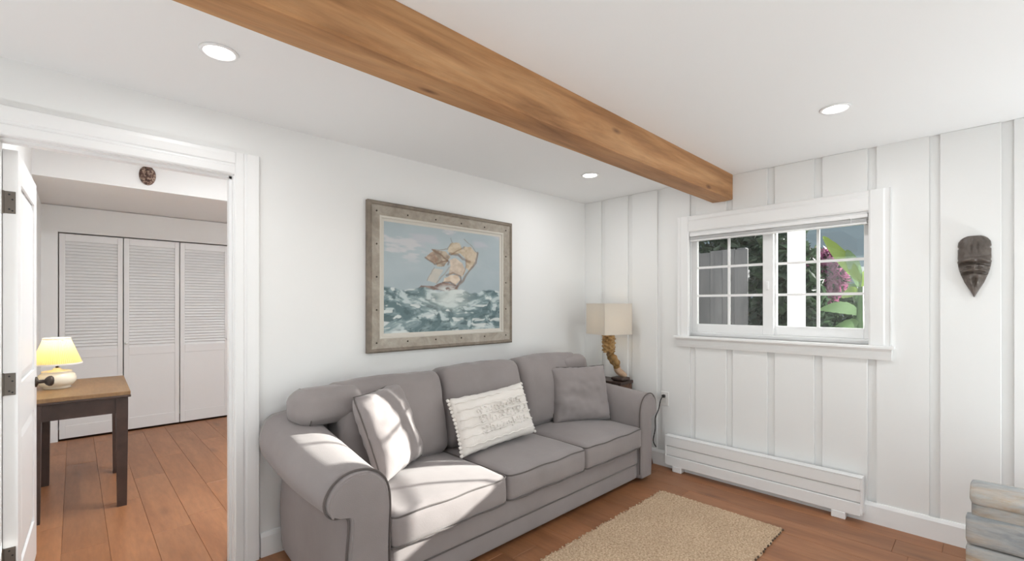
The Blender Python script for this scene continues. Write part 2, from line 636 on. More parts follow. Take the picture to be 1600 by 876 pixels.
# open door leaf
dl = thing('door_1', 'white panelled interior door swung open into the back room', None, (DX0 + 0.02, YP + 0.10, 0)); dl['kind'] = 'structure'
dy0, dy1 = YP + 0.095, YP + 0.84
dxa, dxb = -0.208, -0.166
dg = [box(dxa + 0.010, dxb - 0.010, dy0 + 0.05, dy1 - 0.05, 0.05, 1.93)]
for (a, b) in ((dy0, dy0 + 0.11), (dy1 - 0.11, dy1)):
    dg.append(box(dxa, dxb, a, b, 0.012, 1.965))
for (a, b) in ((0.012, 0.22), (0.80, 1.00), (1.845, 1.965)):
    dg.append(box(dxa, dxb, dy0 + 0.11, dy1 - 0.11, a, b))
mk('door_leaf', join(*dg), M['door'], dl)
for (a, b) in ((0.22, 0.80), (1.00, 1.845)):
    p = 0.045
    y0, y1 = dy0 + 0.11, dy1 - 0.11
    V = []
    for (xx, i) in ((dxb - 0.0095, 0.0), (dxb - 0.0095, 0.012), (dxb - 0.002, p)):
        V += [(xx, y0 + i, a + i), (xx, y1 - i, a + i), (xx, y1 - i, b - i), (xx, y0 + i, b - i)]
    F = []
    for k in range(2):
        for j in range(4):
            F.append((k * 4 + j, k * 4 + (j + 1) % 4, k * 4 + 4 + (j + 1) % 4, k * 4 + 4 + j))
    F.append((8, 9, 10, 11)); F.append((3, 2, 1, 0))
    mk('panel', (V, F), M['door'], dl)
for z in (1.75, 1.01, 0.30):
    h = mk('hinge', join(cbox(-0.205, -0.172, dy0 - 0.003, dy0 + 0.001, z - 0.045, z + 0.045, 0.001),
                         xf(lathe([(0.006, -0.046), (0.006, 0.046)], 10), (-0.2095, dy0 - 0.004, z))), M['hingem'], dl)
    mk('screw', join(*[xf(lathe([(0.0035, 0), (0.0035, 0.0012), (0.001, 0.0015)], 8), (sx, dy0 - 0.003, z + dz), (math.pi / 2, 0, 0)) for sx, dz in ((-0.181, 0.012), (-0.190, -0.028), (-0.181, -0.034), (-0.19, 0.032))]), M['black'], h)
dl.rotation_euler[2] = 0.0
kn = mk('door_knob', xf(lathe([(0.027, 0), (0.027, 0.006), (0.010, 0.012), (0.009, 0.032), (0.020, 0.040), (0.027, 0.050), (0.027, 0.060), (0.018, 0.068), (0.004, 0.070)], 24), (dxb, dy1 - 0.06, 0.93), (0, math.pi / 2, 0)), M['bronze'], dl, smooth=True)
dl.rotation_euler[2] = math.radians(-1.7)

# ------------------------------------------------------------------ back room shell
w1 = mk('wall_far_left', box(XL - 0.1, XL, YP + 0.12, YC + 0.1, 0, 2.6), M['wall'])
put(w1, 'white side wall of the back room behind the desk', None, None, 'structure')
w2 = mk('wall_far_right', box(XR, XR + 0.1, YP + 0.12, YC + 0.1, 0, 2.6), M['wall'])
put(w2, 'white side wall of the back room out of view', None, None, 'structure')
CX0, CX1, CH = -0.11, 1.82, 2.045
w3 = mk('wall_far', join(box(XL, CX0 - 0.004, YC, YC + 0.1, 0, 2.3), box(CX1 + 0.004, XR, YC, YC + 0.1, 0, 2.3), box(CX0 - 0.004, CX1 + 0.004, YC, YC + 0.1, CH, 2.3)), M['wall'])
put(w3, 'white wall around the closet at the end of the back room', None, None, 'structure')
w4 = mk('wall_closet_inside', join(box(CX0 - 0.1, CX1 + 0.1, YC + 0.6, YC + 0.65, 0, 2.2), box(CX0 - 0.1, CX0 - 0.05, YC + 0.1, YC + 0.6, 0, 2.2), box(CX1 + 0.05, CX1 + 0.1, YC + 0.1, YC + 0.6, 0, 2.2), box(CX0 - 0.1, CX1 + 0.1, YC + 0.1, YC + 0.65, 2.2, 2.25)), M['wall'])
put(w4, 'plain inside of the closet behind the louvred doors', None, None, 'structure')
c2 = mk('ceiling_far', join(box(XL, XR, YP + 0.12, 4.92, 2.60, 2.70), box(XL, XR, 4.92, YC + 0.1, 2.305, 2.70)), M['ceil'])
put(c2, 'white ceiling of the back room with a dropped soffit', None, None, 'structure')

# bifold louvred closet doors
cw = (CX1 - CX0) / 4
where = ['leftmost, next to the side wall', 'second from the left, behind the desk corner', 'third from the left, by the door casing', 'rightmost, past the door casing']
NS = 34
slat_me = None
for k in range(4):
    a, b = CX0 + k * cw + 0.004, CX0 + (k + 1) * cw - 0.004
    r = thing('closet_door', 'white bifold closet door with louvres above a flat panel, ' + where[k], 'closet door', (a, YC + 0.02, 0), 0, 'louvred closet doors')
    t0, t1 = YC + 0.018, YC + 0.046
    for s, (p, q) in enumerate(((a, a + 0.042), (b - 0.042, b))):
        mk('stile', cbox(p, q, t0, t1, 0.018, CH - 0.012, 0.002), M['closet'], r)
    for (p, q) in ((0.018, 0.14), (0.80, 0.885), (CH - 0.085, CH - 0.012)):
        mk('rail', cbox(a + 0.042, b - 0.042, t0 + 0.001, t1 - 0.001, p, q, 0.002), M['closet'], r)
    mk('lower_panel', cbox(a + 0.04, b - 0.04, t0 + 0.006, t1 - 0.004, 0.135, 0.805, 0.003), M['closet'], r)
    z0, z1 = 0.885, CH - 0.085
    if slat_me is None:
        so_ = mk('slat', xf(cbox(0, cw - 0.008 - 0.08, -0.003, 0.003, -0.0205, 0.0205, 0.0015), (0, 0, 0), (math.radians(-27), 0, 0)), M['closet'], r, local=True)
        slat_me = so_.data
        first = so_
    for i in range(NS):
        z = z0 + (z1 - z0) * (i + 0.5) / NS
        if k == 0 and i == 0:
            o = first
        else:
            o = link('slat', slat_me, r)
        o.location = Vector((a + 0.04, (t0 + t1) / 2, z)) - org(r)
    if k in (1, 2):
        kx = a + 0.02 if k == 1 else b - 0.02
        mk('knob', xf(lathe([(0.012, 0), (0.008, 0.008), (0.014, 0.018), (0.012, 0.026), (0.003, 0.029)], 16), (kx, t0, 0.93), (math.pi / 2, 0, 0)), M['closet'], r, smooth=True)

# ------------------------------------------------------------------ window
wn = thing('window_1', 'small white sliding window with gridded panes above the heater', None, (XW, 1.07, 1.07)); wn['kind'] = 'structure'
fx0, fx1 = XW - 0.018, XW + 0.012
cpw = [(0.0, 0.0), (0.0, 0.014), (0.008, 0.02), (0.060, 0.022), (0.068, 0.016), (0.085, 0.016), (0.09, 0.02), (0.09, 0.0)]
mk('side_casing', prism([(XW - b, WY1 - 0.03 + a) for a, b in cpw], 'z', WZ0, 2.035), M['trim'], wn)
mk('side_casing', prism([(XW - b, WY0 + 0.012 - a * 1.18) for a, b in cpw], 'z', WZ0, 2.035), M['trim'], wn)
mk('head_casing', prism([(XW - b, WZ1 + 0.012 + a * 1.35) for a, b in cpw], 'y', WY0 + 0.012, WY1 - 0.03), M['trim'], wn)
mk('sill', join(cbox(XW - 0.055, XW + 0.06, WY0 - 0.115, WY1 + 0.085, WZ0 - 0.004, WZ0 + 0.016, 0.005, 2)), M['trim'], wn)
mk('apron', prism([(XW, 1.0), (XW - 0.018, 1.0), (XW - 0.024, 1.02), (XW - 0.024, 1.05), (XW - 0.032, WZ0 - 0.004), (XW, WZ0 - 0.004)], 'y', WY0 - 0.10, WY1 + 0.07), M['trim'], wn)
mk('reveal', join(box(XW + 0.0, XW + 0.14, WY0 - 0.012, WY0, WZ0, WZ1 + 0.012), box(XW + 0.0, XW + 0.14, WY1, WY1 + 0.012, WZ0, WZ1 + 0.012), box(XW, XW + 0.14, WY0, WY1, WZ1, WZ1 + 0.012), box(XW + 0.02, XW + 0.14, WY0, WY1, WZ0 - 0.012, WZ0 + 0.016)), M['trim'], wn)
ZG0, ZG1 = 1.182, 1.850
# outer frame
mk('window_frame', join(cbox(XW + 0.055, XW + 0.135, WY0, WY0 + 0.022, WZ0, WZ1, 0.003), cbox(XW + 0.055, XW + 0.135, WY1 - 0.022, WY1, WZ0, WZ1, 0.003),
                        cbox(XW + 0.055, XW + 0.135, WY0 + 0.02, WY1 - 0.02, WZ0, WZ0 + 0.045, 0.003), cbox(XW + 0.055, XW + 0.135, WY0 + 0.02, WY1 - 0.02, WZ1 - 0.022, WZ1, 0.003)), M['vinyl'], wn)
def sash(y0, y1, xa, xb, gy0, gy1, label):
    s = mk('sash', join(cbox(xa, xb, y0, gy0, WZ0 + 0.045, WZ1 - 0.022, 0.003), cbox(xa, xb, gy1, y1, WZ0 + 0.045, WZ1 - 0.022, 0.003),
                        cbox(xa, xb, gy0, gy1, WZ0 + 0.045, ZG0, 0.003), cbox(xa, xb, gy0, gy1, ZG1, WZ1 - 0.022, 0.003)), M['vinyl'], wn)
    s['label'] = label
    xm_ = (xa + xb) / 2
    ym = (gy0 + gy1) / 2
    g = 0.009
    mk('muntin', box(xm_ - 0.0045, xm_ + 0.0045, ym - g, ym + g, ZG0, ZG1), M['vinyl'], s)
    zs = [ZG0 + (ZG1 - ZG0) * k / 3 for k in range(4)]
    for z in zs[1:3]:
        mk('muntin', box(xm_ - 0.004, xm_ + 0.004, gy0, gy1, z - g, z + g), M['vinyl'], s)
    for (p, q) in ((gy0, ym - g), (ym + g, gy1)):
        for k in range(3):
            mk('pane', box(xm_ - 0.002, xm_ + 0.002, p, q, zs[k] + (g if k else 0), zs[k + 1] - (g if k < 2 else 0)), M['glass'], s)
    return s
s1 = sash(1.045, WY1 - 0.022, XW + 0.060, XW + 0.092, 1.115, 1.595, 'sliding sash on the left with six panes')
s2 = sash(WY0 + 0.022, 1.075, XW + 0.097, XW + 0.130, 0.535, 1.035, 'fixed sash on the right with six panes')
mk('latch', cbox(XW + 0.048, XW + 0.060, 1.072, 1.09, 1.44, 1.50, 0.003), M['vinyl'], s1)

# raised blind under the window head
wbld = thing('window_blind', 'white slatted blind fully raised under the top of the window', 'blind', (XW, 1.07, 1.83))
mk('headrail', cbox(XW - 0.012, XW + 0.034, WY0 + 0.016, WY1 - 0.034, 1.872, 1.898, 0.004), M['vinyl'], wbld)
for k in range(5):
    mk('slat', cbox(XW - 0.008, XW + 0.030, WY0 + 0.022, WY1 - 0.04, 1.866 - k * 0.0052 - 0.0028, 1.866 - k * 0.0052, 0.0008), M['vinyl'], wbld)
mk('bottom_rail', cbox(XW - 0.010, XW + 0.032, WY0 + 0.02, WY1 - 0.038, 1.834, 1.8435, 0.002), M['vinyl'], wbld)
mk('cord', tube([(XW - 0.010, WY0 + 0.10, 1.885), (XW - 0.013, WY0 + 0.10, 1.85), (XW - 0.012, WY0 + 0.10, 1.838)], 0.0015, 6), M['vinyl'], wbld)

# baseboard heater under the window
hy0, hy1 = 0.515, 1.80
ht = thing('baseboard_heater', 'long low white baseboard heater under the window', 'heater', (XW - 0.05, 1.15, 0))
mk('body', box(XW - 0.060, XW - 0.020, hy0 + 0.012, hy1 - 0.012, 0.045, 0.270), M['trim'], ht)
hz = [0.040, 0.122, 0.198, 0.276]
for k in range(3):
    mk('panel', cbox(XW - 0.082 + 0.006 * (k == 1), XW - 0.058, hy0 + 0.01, hy1 - 0.01, hz[k] + 0.002, hz[k + 1] - 0.0025, 0.003), M['trim'], ht)
mk('top', cbox(XW - 0.084, XW - 0.019, hy0, hy1, 0.274, 0.280, 0.002), M['trim'], ht)
for y in (hy0, hy1 - 0.012):
    mk('end_cap', cbox(XW - 0.080, XW - 0.019, y, y + 0.012, 0.05, 0.276, 0.002), M['trim'], ht)
for y in (0.60, 1.66):
    mk('foot', cbox(XW - 0.085, XW - 0.022, y, y + 0.075, 0.0005, 0.044, 0.003), M['trim'], ht)

# recessed ceiling lights
M['lens'] = emis('light_lens', (1.0, 0.96, 0.9), 14.0)
for (lx, ly, lab) in ((0.40, 2.03, 'round recessed ceiling light near the doorway, beside the beam'),
                      (2.77, 2.04, 'small round recessed ceiling light above the sofa, beyond the beam'),
                      (2.70, 0.51, 'round recessed ceiling light above the window side, right of the beam'),
                      (0.40, 0.51, 'added recessed fill light above the camera, out of view'),  # out of frame, added for extra light in the front room
                      (2.70, -1.0, 'added recessed fill light out of view on the right')):  # also an unseen extra, added for brightness
    r = thing('recessed_light', lab, 'ceiling light', (lx, ly, ZC), 0, 'recessed ceiling lights')
    mk('trim_ring', lathe([(0.050, -0.0005), (0.066, -0.0005), (0.064, -0.006), (0.054, -0.007), (0.050, -0.004), (0.050, -0.0005)], 40, 0, 0, 0, False), M['vinyl'], r, local=True, smooth=True)
    mk('lens', lathe([(0.0005, -0.0015), (0.0505, -0.0015)], 40, 0, 0, 0, False), M['lens'], r, local=True)
    ld = bpy.data.lights.new('downlight', 'AREA')
    ld.shape = 'DISK'; ld.size = 0.10
    ld.energy = DOWNLIGHT_W
    ld.color = (0.97, 0.98, 1.0)
    lo = bpy.data.objects.new('downlight', ld)
    COL.objects.link(lo); lo.location = (lx, ly, ZC - 0.009)
for (lx, ly) in ((0.95, 3.45), (2.1, 3.6)):  # unseen lights added to brighten the back room
    r = thing('recessed_light', 'added recessed fill light of the back room, out of view over ' + ('the floor' if lx < 1 else 'the far side'), 'ceiling light', (lx, ly, 2.60), 0, 'recessed ceiling lights')
    mk('trim_ring', lathe([(0.050, -0.0005), (0.066, -0.0005), (0.064, -0.006), (0.054, -0.007), (0.050, -0.004), (0.050, -0.0005)], 40, 0, 0, 0, False), M['vinyl'], r, local=True, smooth=True)
    mk('lens', lathe([(0.0005, -0.0015), (0.0505, -0.0015)], 40, 0, 0, 0, False), M['lens'], r, local=True)
    ld = bpy.data.lights.new('downlight', 'AREA')
    ld.shape = 'DISK'; ld.size = 0.10
    ld.energy = 21.0
    ld.color = (0.94, 0.975, 1.0)
    lo = bpy.data.objects.new('downlight', ld)
    COL.objects.link(lo); lo.location = (lx, ly, 2.59)

# unseen floor uplighters, added as fill to brighten the ceiling
for (lx, ly, lab) in ((-0.7, 1.3, 'added black can fill light on the floor beside the doorway, out of view'), (0.2, -1.7, 'added black can fill light on the floor behind the camera'), (3.2, -1.2, 'added black can fill light on the floor past the chest')):
    r = thing('fill_uplighter', lab, 'added fill lamp', (lx, ly, 0), 0, 'added fill uplighters')
    mk('can', lathe([(0.10, 0.0), (0.10, 0.25), (0.094, 0.25), (0.094, 0.02)], 32, cap=False), M['black'], r, local=True, smooth=False)
    mk('base', lathe([(0.10, 0.0), (0.10, 0.018)], 32), M['black'], r, local=True)
    mk('lens', lathe([(0.0005, 0.24), (0.094, 0.24)], 32, cap=False), M['lens'], r, local=True)
    ld = bpy.data.lights.new('fill_uplight', 'AREA')
    ld.shape = 'DISK'; ld.size = 0.18
    ld.energy = UPLIGHT_W * (0.62 if ly > 0 else 1.0)
    ld.color = (0.88, 0.955, 1.0)
    lo = bpy.data.objects.new('fill_uplight', ld)
    COL.objects.link(lo); lo.location = (lx, ly, 0.255); lo.rotation_euler = (math.pi, 0, 0)

# ------------------------------------------------------------------ sofa
sf = thing('sofa', 'three seat grey microfibre sofa with rolled arms against the white wall', 'sofa', (2.02, 2.2, 0))
SX0, SX1 = 0.985, 3.045            # inner faces of the arms
FY, BY = 1.775, 2.60               # front and back
AP = [(0.0, 0.035), (0.0, 0.20), (0.0, 0.36), (-0.002, 0.47), (0.004, 0.54), (0.028, 0.598), (0.078, 0.640), (0.145, 0.655), (0.21, 0.645), (0.258, 0.61), (0.283, 0.56), (0.276, 0.515),
      (0.250, 0.488), (0.215, 0.479), (0.190, 0.470), (0.184, 0.43), (0.192, 0.33), (0.196, 0.22), (0.190, 0.10), (0.182, 0.035)]
APs = catmull(AP, 4)
def arm(side):
    xi = SX0 if side < 0 else SX1
    sc = 1.0 if side < 0 else 0.84
    V = []; F = []
    ny = 26
    n = len(APs)
    ring_front = []
    for j in range(ny + 1):
        t = j / ny
        y = FY + (BY - FY) * t
        for k, (d, z) in enumerate(APs):
            up = max(0.0, min(1.0, (z - 0.42) / 0.2))
            rise = (0.115 if side < 0 else 0.065) * (t ** 1.15) * up
            dd = d * sc
            out = 0.018 * math.sin(t * math.pi) * (1 if d > 0.18 and side < 0 else 0)
            bul = 0.022 * t * up * (1 if d > 0.2 and side < 0 else 0)
            ins = 0.0
            if j == 0:
                ins = 0.012
            cxd, czd = 0.11, 0.4
            dx = dd + out + bul
            dx -= ins * (1 if dx > cxd else -1)
            zz = z + rise - ins * (1 if z > 0.3 else 0) * (0.9 if z > 0.5 else 0)
            nz = 0.004 * noise.noise(Vector((dx * 6, y * 4, zz * 5 + side)))
            V.append((xi + side * (dx + nz), y, zz))
    for j in range(ny):
        for k in range(n - 1):
            F.append((j * n + k, j * n + k + 1, (j + 1) * n + k + 1, (j + 1) * n + k))
        F.append((j * n + n - 1, j * n, (j + 1) * n, (j + 1) * n + n - 1))
    F.append(tuple(range(n))); F.append(tuple(ny * n + k for k in range(n)))
    a = mk('arm', (V, F), M['sofa'], sf, smooth=False)
    sm = [len(p.vertices) < 6 for p in a.data.polygons]
    a.data.polygons.foreach_set('use_smooth', sm)
    a['label'] = 'rolled arm of the sofa ' + ('by the doorway' if side < 0 else 'by the window wall')
    pts = [(xi + side * d * sc, FY + 0.012, z) for d, z in APs]
    mk('piping', tube([p for p in pts if p[2] > 0.05], 0.0052, 8), M['piping'], a, smooth=True)
    # front panel scroll, slightly proud
    pan = [(xi + side * (d * sc + (0.016 if d < 0.1 else -0.016)), z - (0.016 if z > 0.5 else 0) ) for d, z in APs]
    V2 = [(p, FY + 0.002, q) for p, q in pan] + [(p, FY - 0.002, q) for p, q in [((p - (xi + side * 0.11)) * 0.975 + xi + side * 0.11, q * 0.99 + 0.003) for p, q in pan]]
    m = len(pan)
    F2 = [tuple(range(m, 2 * m))] + [(i, (i + 1) % m, m + (i + 1) % m, m + i) for i in range(m)]
    mk('front_panel', (V2, F2), M['sofa'], a)
arm(-1); arm(1)
# base: two stacked front bands, sides, back
mk('front_rail', xf(softbox(SX1 - SX0 - 0.006, 0.10, 0.125, 0.012, (0, 0.004, 0), (40, 6, 8), 0.0015, 3), ((SX0 + SX1) / 2, FY + 0.075, 0.205)), M['sofa'], sf, smooth=True)
mk('lower_rail', xf(softbox(SX1 - SX0 - 0.006, 0.10, 0.115, 0.010, (0, 0.003, 0), (40, 6, 8), 0.0012, 4), ((SX0 + SX1) / 2, FY + 0.082, 0.092)), M['sofa'], sf, smooth=True)
mk('piping', tube([(SX0 + 0.004, FY + 0.027, 0.145), (SX1 - 0.004, FY + 0.027, 0.145)], 0.004, 8), M['piping'], sf, smooth=True)
mk('base', box(SX0 + 0.002, SX1 - 0.002, FY + 0.10, BY - 0.05, 0.05, 0.265), M['piping'], sf)
mk('back_frame', xf(softbox(SX1 - SX0 + 0.1, 0.12, 0.76, 0.04, (0, 0, 0), (30, 4, 12)), ((SX0 + SX1) / 2, BY - 0.055, 0.42)), M['sofa'], sf, smooth=True)
for x in (SX0 - 0.12, SX1 + 0.10):
    for y in (FY + 0.07, BY - 0.08):
        mk('foot', lathe([(0.022, 0.0), (0.028, 0.04)], 16, x, y, 0.0), M['darkwood'], sf)
# seat cushions
sw = (SX1 - SX0) / 3
zb, ztop = 0.268, 0.425
names = ['by the doorway arm', 'in the middle', 'by the window wall arm']
def rim(w_, d_, r, z, cx, cy, puffy, n=10, yoff=0):
    hx, hy = w_ / 2, d_ / 2
    P = []
    for (sx, sy, a0) in ((1, 1, 0), (-1, 1, 90), (-1, -1, 180), (1, -1, 270)):
        for k in range(7):
            a = math.radians(a0 + 90 * k / 6)
            P.append((cx + sx * (hx - r) + r * math.cos(a), cy + sy * (hy - r) + r * math.sin(a), z))
    return P
for k in range(3):
    cx = SX0 + sw * (k + 0.5)
    y0, y1 = FY - 0.012, 2.40
    g = softbox(sw - 0.006, y1 - y0, ztop - zb, 0.03, (0.0, 0.012, 0.032), (26, 22, 8), 0.004, k + 1, 6)
    c = mk('seat_cushion', xf(g, (cx, (y0 + y1) / 2, (zb + ztop) / 2)), M['sofa'], sf, smooth=True)
    c['label'] = 'seat cushion ' + names[k]
    for z in (ztop - 0.012, zb + 0.012):
        P = rim(sw - 0.010, y1 - y0 - 0.004, 0.03, z, cx, (y0 + y1) / 2, 0)
        Q = []
        m = len(P)
        for i in range(m):
            a = Vector(P[i]); b = Vector(P[(i + 1) % m])
            q = max(1, int((b - a).length / 0.03))
            for j in range(q):
                p = a.lerp(b, j / q)
                fu = (p.x - cx) / (sw / 2)
                if p.y < FY + 0.1:
                    p.y -= 0.012 * (1 - fu * fu) * 0.45
                    p.z += 0.003 * math.sin(p.x * 23 + k)
                Q.append(p)
        mk('piping', tube(Q, 0.0042, 6, True), M['piping'], c, smooth=True)
# back cushions
for k in range(3):
    cx = SX0 + sw * (k + 0.5)
    hgt = 0.50
    g = softbox(sw - 0.004, 0.215, hgt, 0.06, (0.0, 0.03, 0.014), (26, 12, 24), 0.012, k + 5, 5)
    V = np.array(g[0])
    V[:, 1] -= 0.02 * (1 - ((V[:, 2] + 0.05) / 0.25) ** 2).clip(0, 1)
    g = (V, g[1])
    g = xf(g, (cx, 2.425, 0.425 + hgt / 2 - 0.015 + (0.0, 0.012, 0.02)[k]), (math.radians(-9), 0, 0))
    if k in (0, 2):
        s = -1 if k == 0 else 1
        e = softbox(0.36, 0.21, 0.185, 0.065, (0.012, 0.012, 0.006), (14, 10, 10), 0.004, k + 9, 6)
        ex = SX0 - 0.195 + 0.18 if k == 0 else SX1 + 0.10 - 0.18
        g = join(g, xf(e, (ex, 2.425, 0.805 if k == 0 else 0.82), (math.radians(-7), 0, 0)))
    c = mk('back_cushion', g, M['sofa'], sf, smooth=True)
    c['label'] = 'loose back cushion ' + names[k]
    if k == 0:
        # piped seam round the end of the cushion that laps over the arm
        Q = []
        for i in range(24):
            a = 2 * math.pi * i / 24
            ca, sa = math.cos(a), math.sin(a)
            py = 0.100 * math.copysign(abs(ca) ** 0.62, ca)
            pz = 0.089 * math.copysign(abs(sa) ** 0.62, sa)
            Q.append((SX0 - 0.135, 2.425 + py + pz * math.sin(math.radians(9)), 0.805 + pz))
        mk('piping', tube(Q, 0.004, 6, True), M['piping'], c, smooth=True)

# ------------------------------------------------------------------ throw pillows
def orient(center, xdir, updir):
    X_ = Vector(xdir).normalized()
    Z_ = (Vector(updir) - X_ * Vector(updir).dot(X_)).normalized()
    Y_ = Z_.cross(X_)
    R = Matrix((X_, Y_, Z_)).transposed().to_4x4()
    R.translation = Vector(center)
    return R

def throw_pillow(name, label, bl, br, up, h, t, material, seed):
    bl, br = Vector(bl), Vector(br)
    up = Vector(up).normalized()
    xd = br - bl
    wd = xd.length
    c = (bl + br) / 2 + up * h / 2
    Rm = orient(c, xd, up)
    r = thing(name, label, 'pillow', (c.x, c.y, c.z - h * 0.45))
    cov = mk('cover', xm(pillow_geo(wd, h, t, 30, seed), Rm), material, r, smooth=True)
    return r, Rm, wd

r, Rm, wd = throw_pillow('throw_pillow', 'grey throw pillow in sunlight leaning in the sofa corner by the doorway', (1.09, 2.05, 0.44), (1.45, 2.27, 0.455), (-0.17, 0.27, 0.87), 0.46, 0.16, M['sofa'], 2)
def seam_loop(wd, h, n=40, pinch=0.05):
    P = []
    q = n // 4
    for (a0, b0, a1, b1) in ((-1, -1, 1, -1), (1, -1, 1, 1), (1, 1, -1, 1), (-1, 1, -1, -1)):
        for k in range(q):
            a = a0 + (a1 - a0) * k / q; b = b0 + (b1 - b0) * k / q
            P.append((a * wd / 2 * (1 - pinch * (1 - b * b)), 0, b * h / 2 * (1 - pinch * (1 - a * a))))
    return P
mk('piping', xm(tube(seam_loop(wd, 0.46), 0.004, 6, True), Rm), M['piping'], r, smooth=True)
r, Rm, wd = throw_pillow('throw_pillow', 'grey throw pillow propped against the sofa arm near the carved lamp', (2.60, 2.245, 0.435), (3.03, 2.03, 0.435), (0.10, 0.24, 0.95), 0.43, 0.18, M['sofa'], 6)
mk('piping', xm(tube(seam_loop(wd, 0.43), 0.004, 6, True), Rm), M['piping'], r, smooth=True)
PH = 0.345
r, Rm, wd = throw_pillow('throw_pillow', 'cream oblong pillow with tufted woven bands on the middle of the sofa', (1.625, 2.105, 0.445), (2.235, 2.10, 0.475), (-0.045, 0.34, 0.9), PH, 0.15, M['cream'], 8)
def front_y(a, b):
    return -0.15 / 2 * max(0, (1 - a ** 4)) ** 0.5 * max(0, (1 - b ** 4)) ** 0.5
bands = []
for b in (-0.72, -0.42, -0.12, 0.18, 0.5, 0.78):
    P = []
    for i in range(41):
        a = -0.96 + 1.92 * i / 40
        P.append((a * wd / 2 * 0.97, front_y(a, b) - 0.003, b * PH / 2 + 0.003 * math.sin(i * 1.3 + b * 7)))
    bands.append(tube(P, 0.0045, 6))
mk('woven_band', xm(join(*bands), Rm), M['cream'], r, smooth=True)['kind'] = 'stuff'
tf = []
rr = random.Random(3)
for b in (-0.38, -0.27, -0.02, 0.08, 0.30, 0.38):
    a = -0.55 + rr.uniform(0, 0.1)
    while a < 0.72:
        for q in range(2):
            aa = a + rr.uniform(-0.02, 0.02); bb_ = b + rr.uniform(-0.06, 0.06)
            tf.append(ico(0.0075, (aa * wd / 2, front_y(aa, bb_) - 0.004, bb_ * PH / 2), 1, (rr.uniform(0.6, 1.5), 1, rr.uniform(0.6, 1.5))))
        a += rr.uniform(0.05, 0.16)
mk('tufting', xm(join(*tf), Rm), M['cream'], r, smooth=True)['kind'] = 'stuff'
for s in (-1, 1):
    fr = []
    for i in range(15):
        b = -0.95 + 1.9 * i / 14
        e = 1 - 0.05 * (1 - b * b)
        fr.append(ico(0.013, (s * (wd / 2 * e + 0.004), 0, b * PH / 2), 1, (1.0, 0.75, 0.95)))
    mk('fringe', xm(join(*fr), Rm), M['cream'], r, smooth=True)

# ------------------------------------------------------------------ framed ship painting
PX0, PX1, PZ0, PZ1 = 1.30, 2.53, 1.032, 1.984
pic = thing('framed_painting', 'framed oil painting of a sailing ship in rough sea above the sofa', 'painting', ((PX0 + PX1) / 2, YP, PZ0))
prof = [(0.0, 0.0), (0.0, 0.030), (0.010, 0.040), (0.022, 0.038), (0.030, 0.028), (0.040, 0.026), (0.085, 0.019), (0.090, 0.022), (0.098, 0.020), (0.102, 0.012), (0.118, 0.010), (0.118, 0.0)]
M['frame'] = wood('frame_weathered', (0.27, 0.235, 0.19), (0.38, 0.34, 0.285), (0.50, 0.465, 0.41), (6, 6, 6), 0.6, False, 6.0)
M['frame_edge'] = wood('frame_edge', (0.16, 0.13, 0.10), (0.235, 0.195, 0.155), (0.31, 0.27, 0.22), (6, 6, 6), 0.6, False, 6.0)
M['liner'] = painted('frame_liner', (0.62, 0.59, 0.53), 0.6, 0.2, 90)
def frame_ring(pr):
    V = []; F = []
    corners = [(PX0, PZ0, 1, 1), (PX1, PZ0, -1, 1), (PX1, PZ1, -1, -1), (PX0, PZ1, 1, -1)]
    for (cx, cz, sx, sz) in corners:
        for (a, b) in pr:
            V.append((cx + sx * a, YP - 0.002 - b, cz + sz * a))
    n = len(pr)
    for c in range(4):
        d = (c + 1) % 4
        for k in range(n):
            k2 = (k + 1) % n
            F.append((c * n + k, d * n + k, d * n + k2, c * n + k2))
    return V, F
mk('frame_edge', frame_ring(prof[:4] + [(0.026, 0.031), (0.026, 0.0)]), M['frame_edge'], pic)
mk('frame', frame_ring([(0.026, 0.0), (0.026, 0.031)] + prof[4:7] + [(0.085, 0.0)]), M['frame'], pic)
mk('liner', frame_ring([(0.085, 0.0)] + prof[6:]), M['liner'], pic)
studs = []
for i in range(6):
    xx = PX0 + 0.062 + (PX1 - PX0 - 0.124) * i / 5
    studs += [(xx, PZ0 + 0.062), (xx, PZ1 - 0.062)]
for i in range(1, 4):
    zz = PZ0 + 0.062 + (PZ1 - PZ0 - 0.124) * i / 4
    studs += [(PX0 + 0.062, zz), (PX1 - 0.062, zz)]
for (a, b) in studs:
    mk('stud', ico(0.0065, (a, YP - 0.0255, b), 1, (1, 0.6, 1)), M['bronze'], pic, smooth=True)

def vnoise(U, V_, seed):
    g = np.random.default_rng(seed).random((64, 64))
    x0 = np.floor(U).astype(int); y0 = np.floor(V_).astype(int)
    fx = U - x0; fy = V_ - y0
    fx = fx * fx * (3 - 2 * fx); fy = fy * fy * (3 - 2 * fy)
    q = lambda i, j: g[i % 64, j % 64]
    return (q(x0, y0) * (1 - fx) + q(x0 + 1, y0) * fx) * (1 - fy) + (q(x0, y0 + 1) * (1 - fx) + q(x0 + 1, y0 + 1) * fx) * fy
def fbm(U, V_, seed, o=4):
    s = 0; a = 0.5
    for k in range(o):
        s = s + a * vnoise(U * 2 ** k, V_ * 2 ** k, seed + k); a *= 0.5
    return s / (1 - 0.5 ** o)
nu, nv = 300, 226
U, V_ = np.meshgrid(np.linspace(0, 1, nu), np.linspace(0, 1, nv), indexing='ij')
def srgb(r_, g_, b_):
    c = np.array([r_, g_, b_]) / 255.0
    return np.where(c <= 0.04045, c / 12.92, ((c + 0.055) / 1.055) ** 2.4)
def lerp(a, b, t):
    return a * (1 - t[..., None]) + b * t[..., None]
def sst(a, b, x_):
    t = np.clip((x_ - a) / (b - a), 0, 1)
    return t * t * (3 - 2 * t)
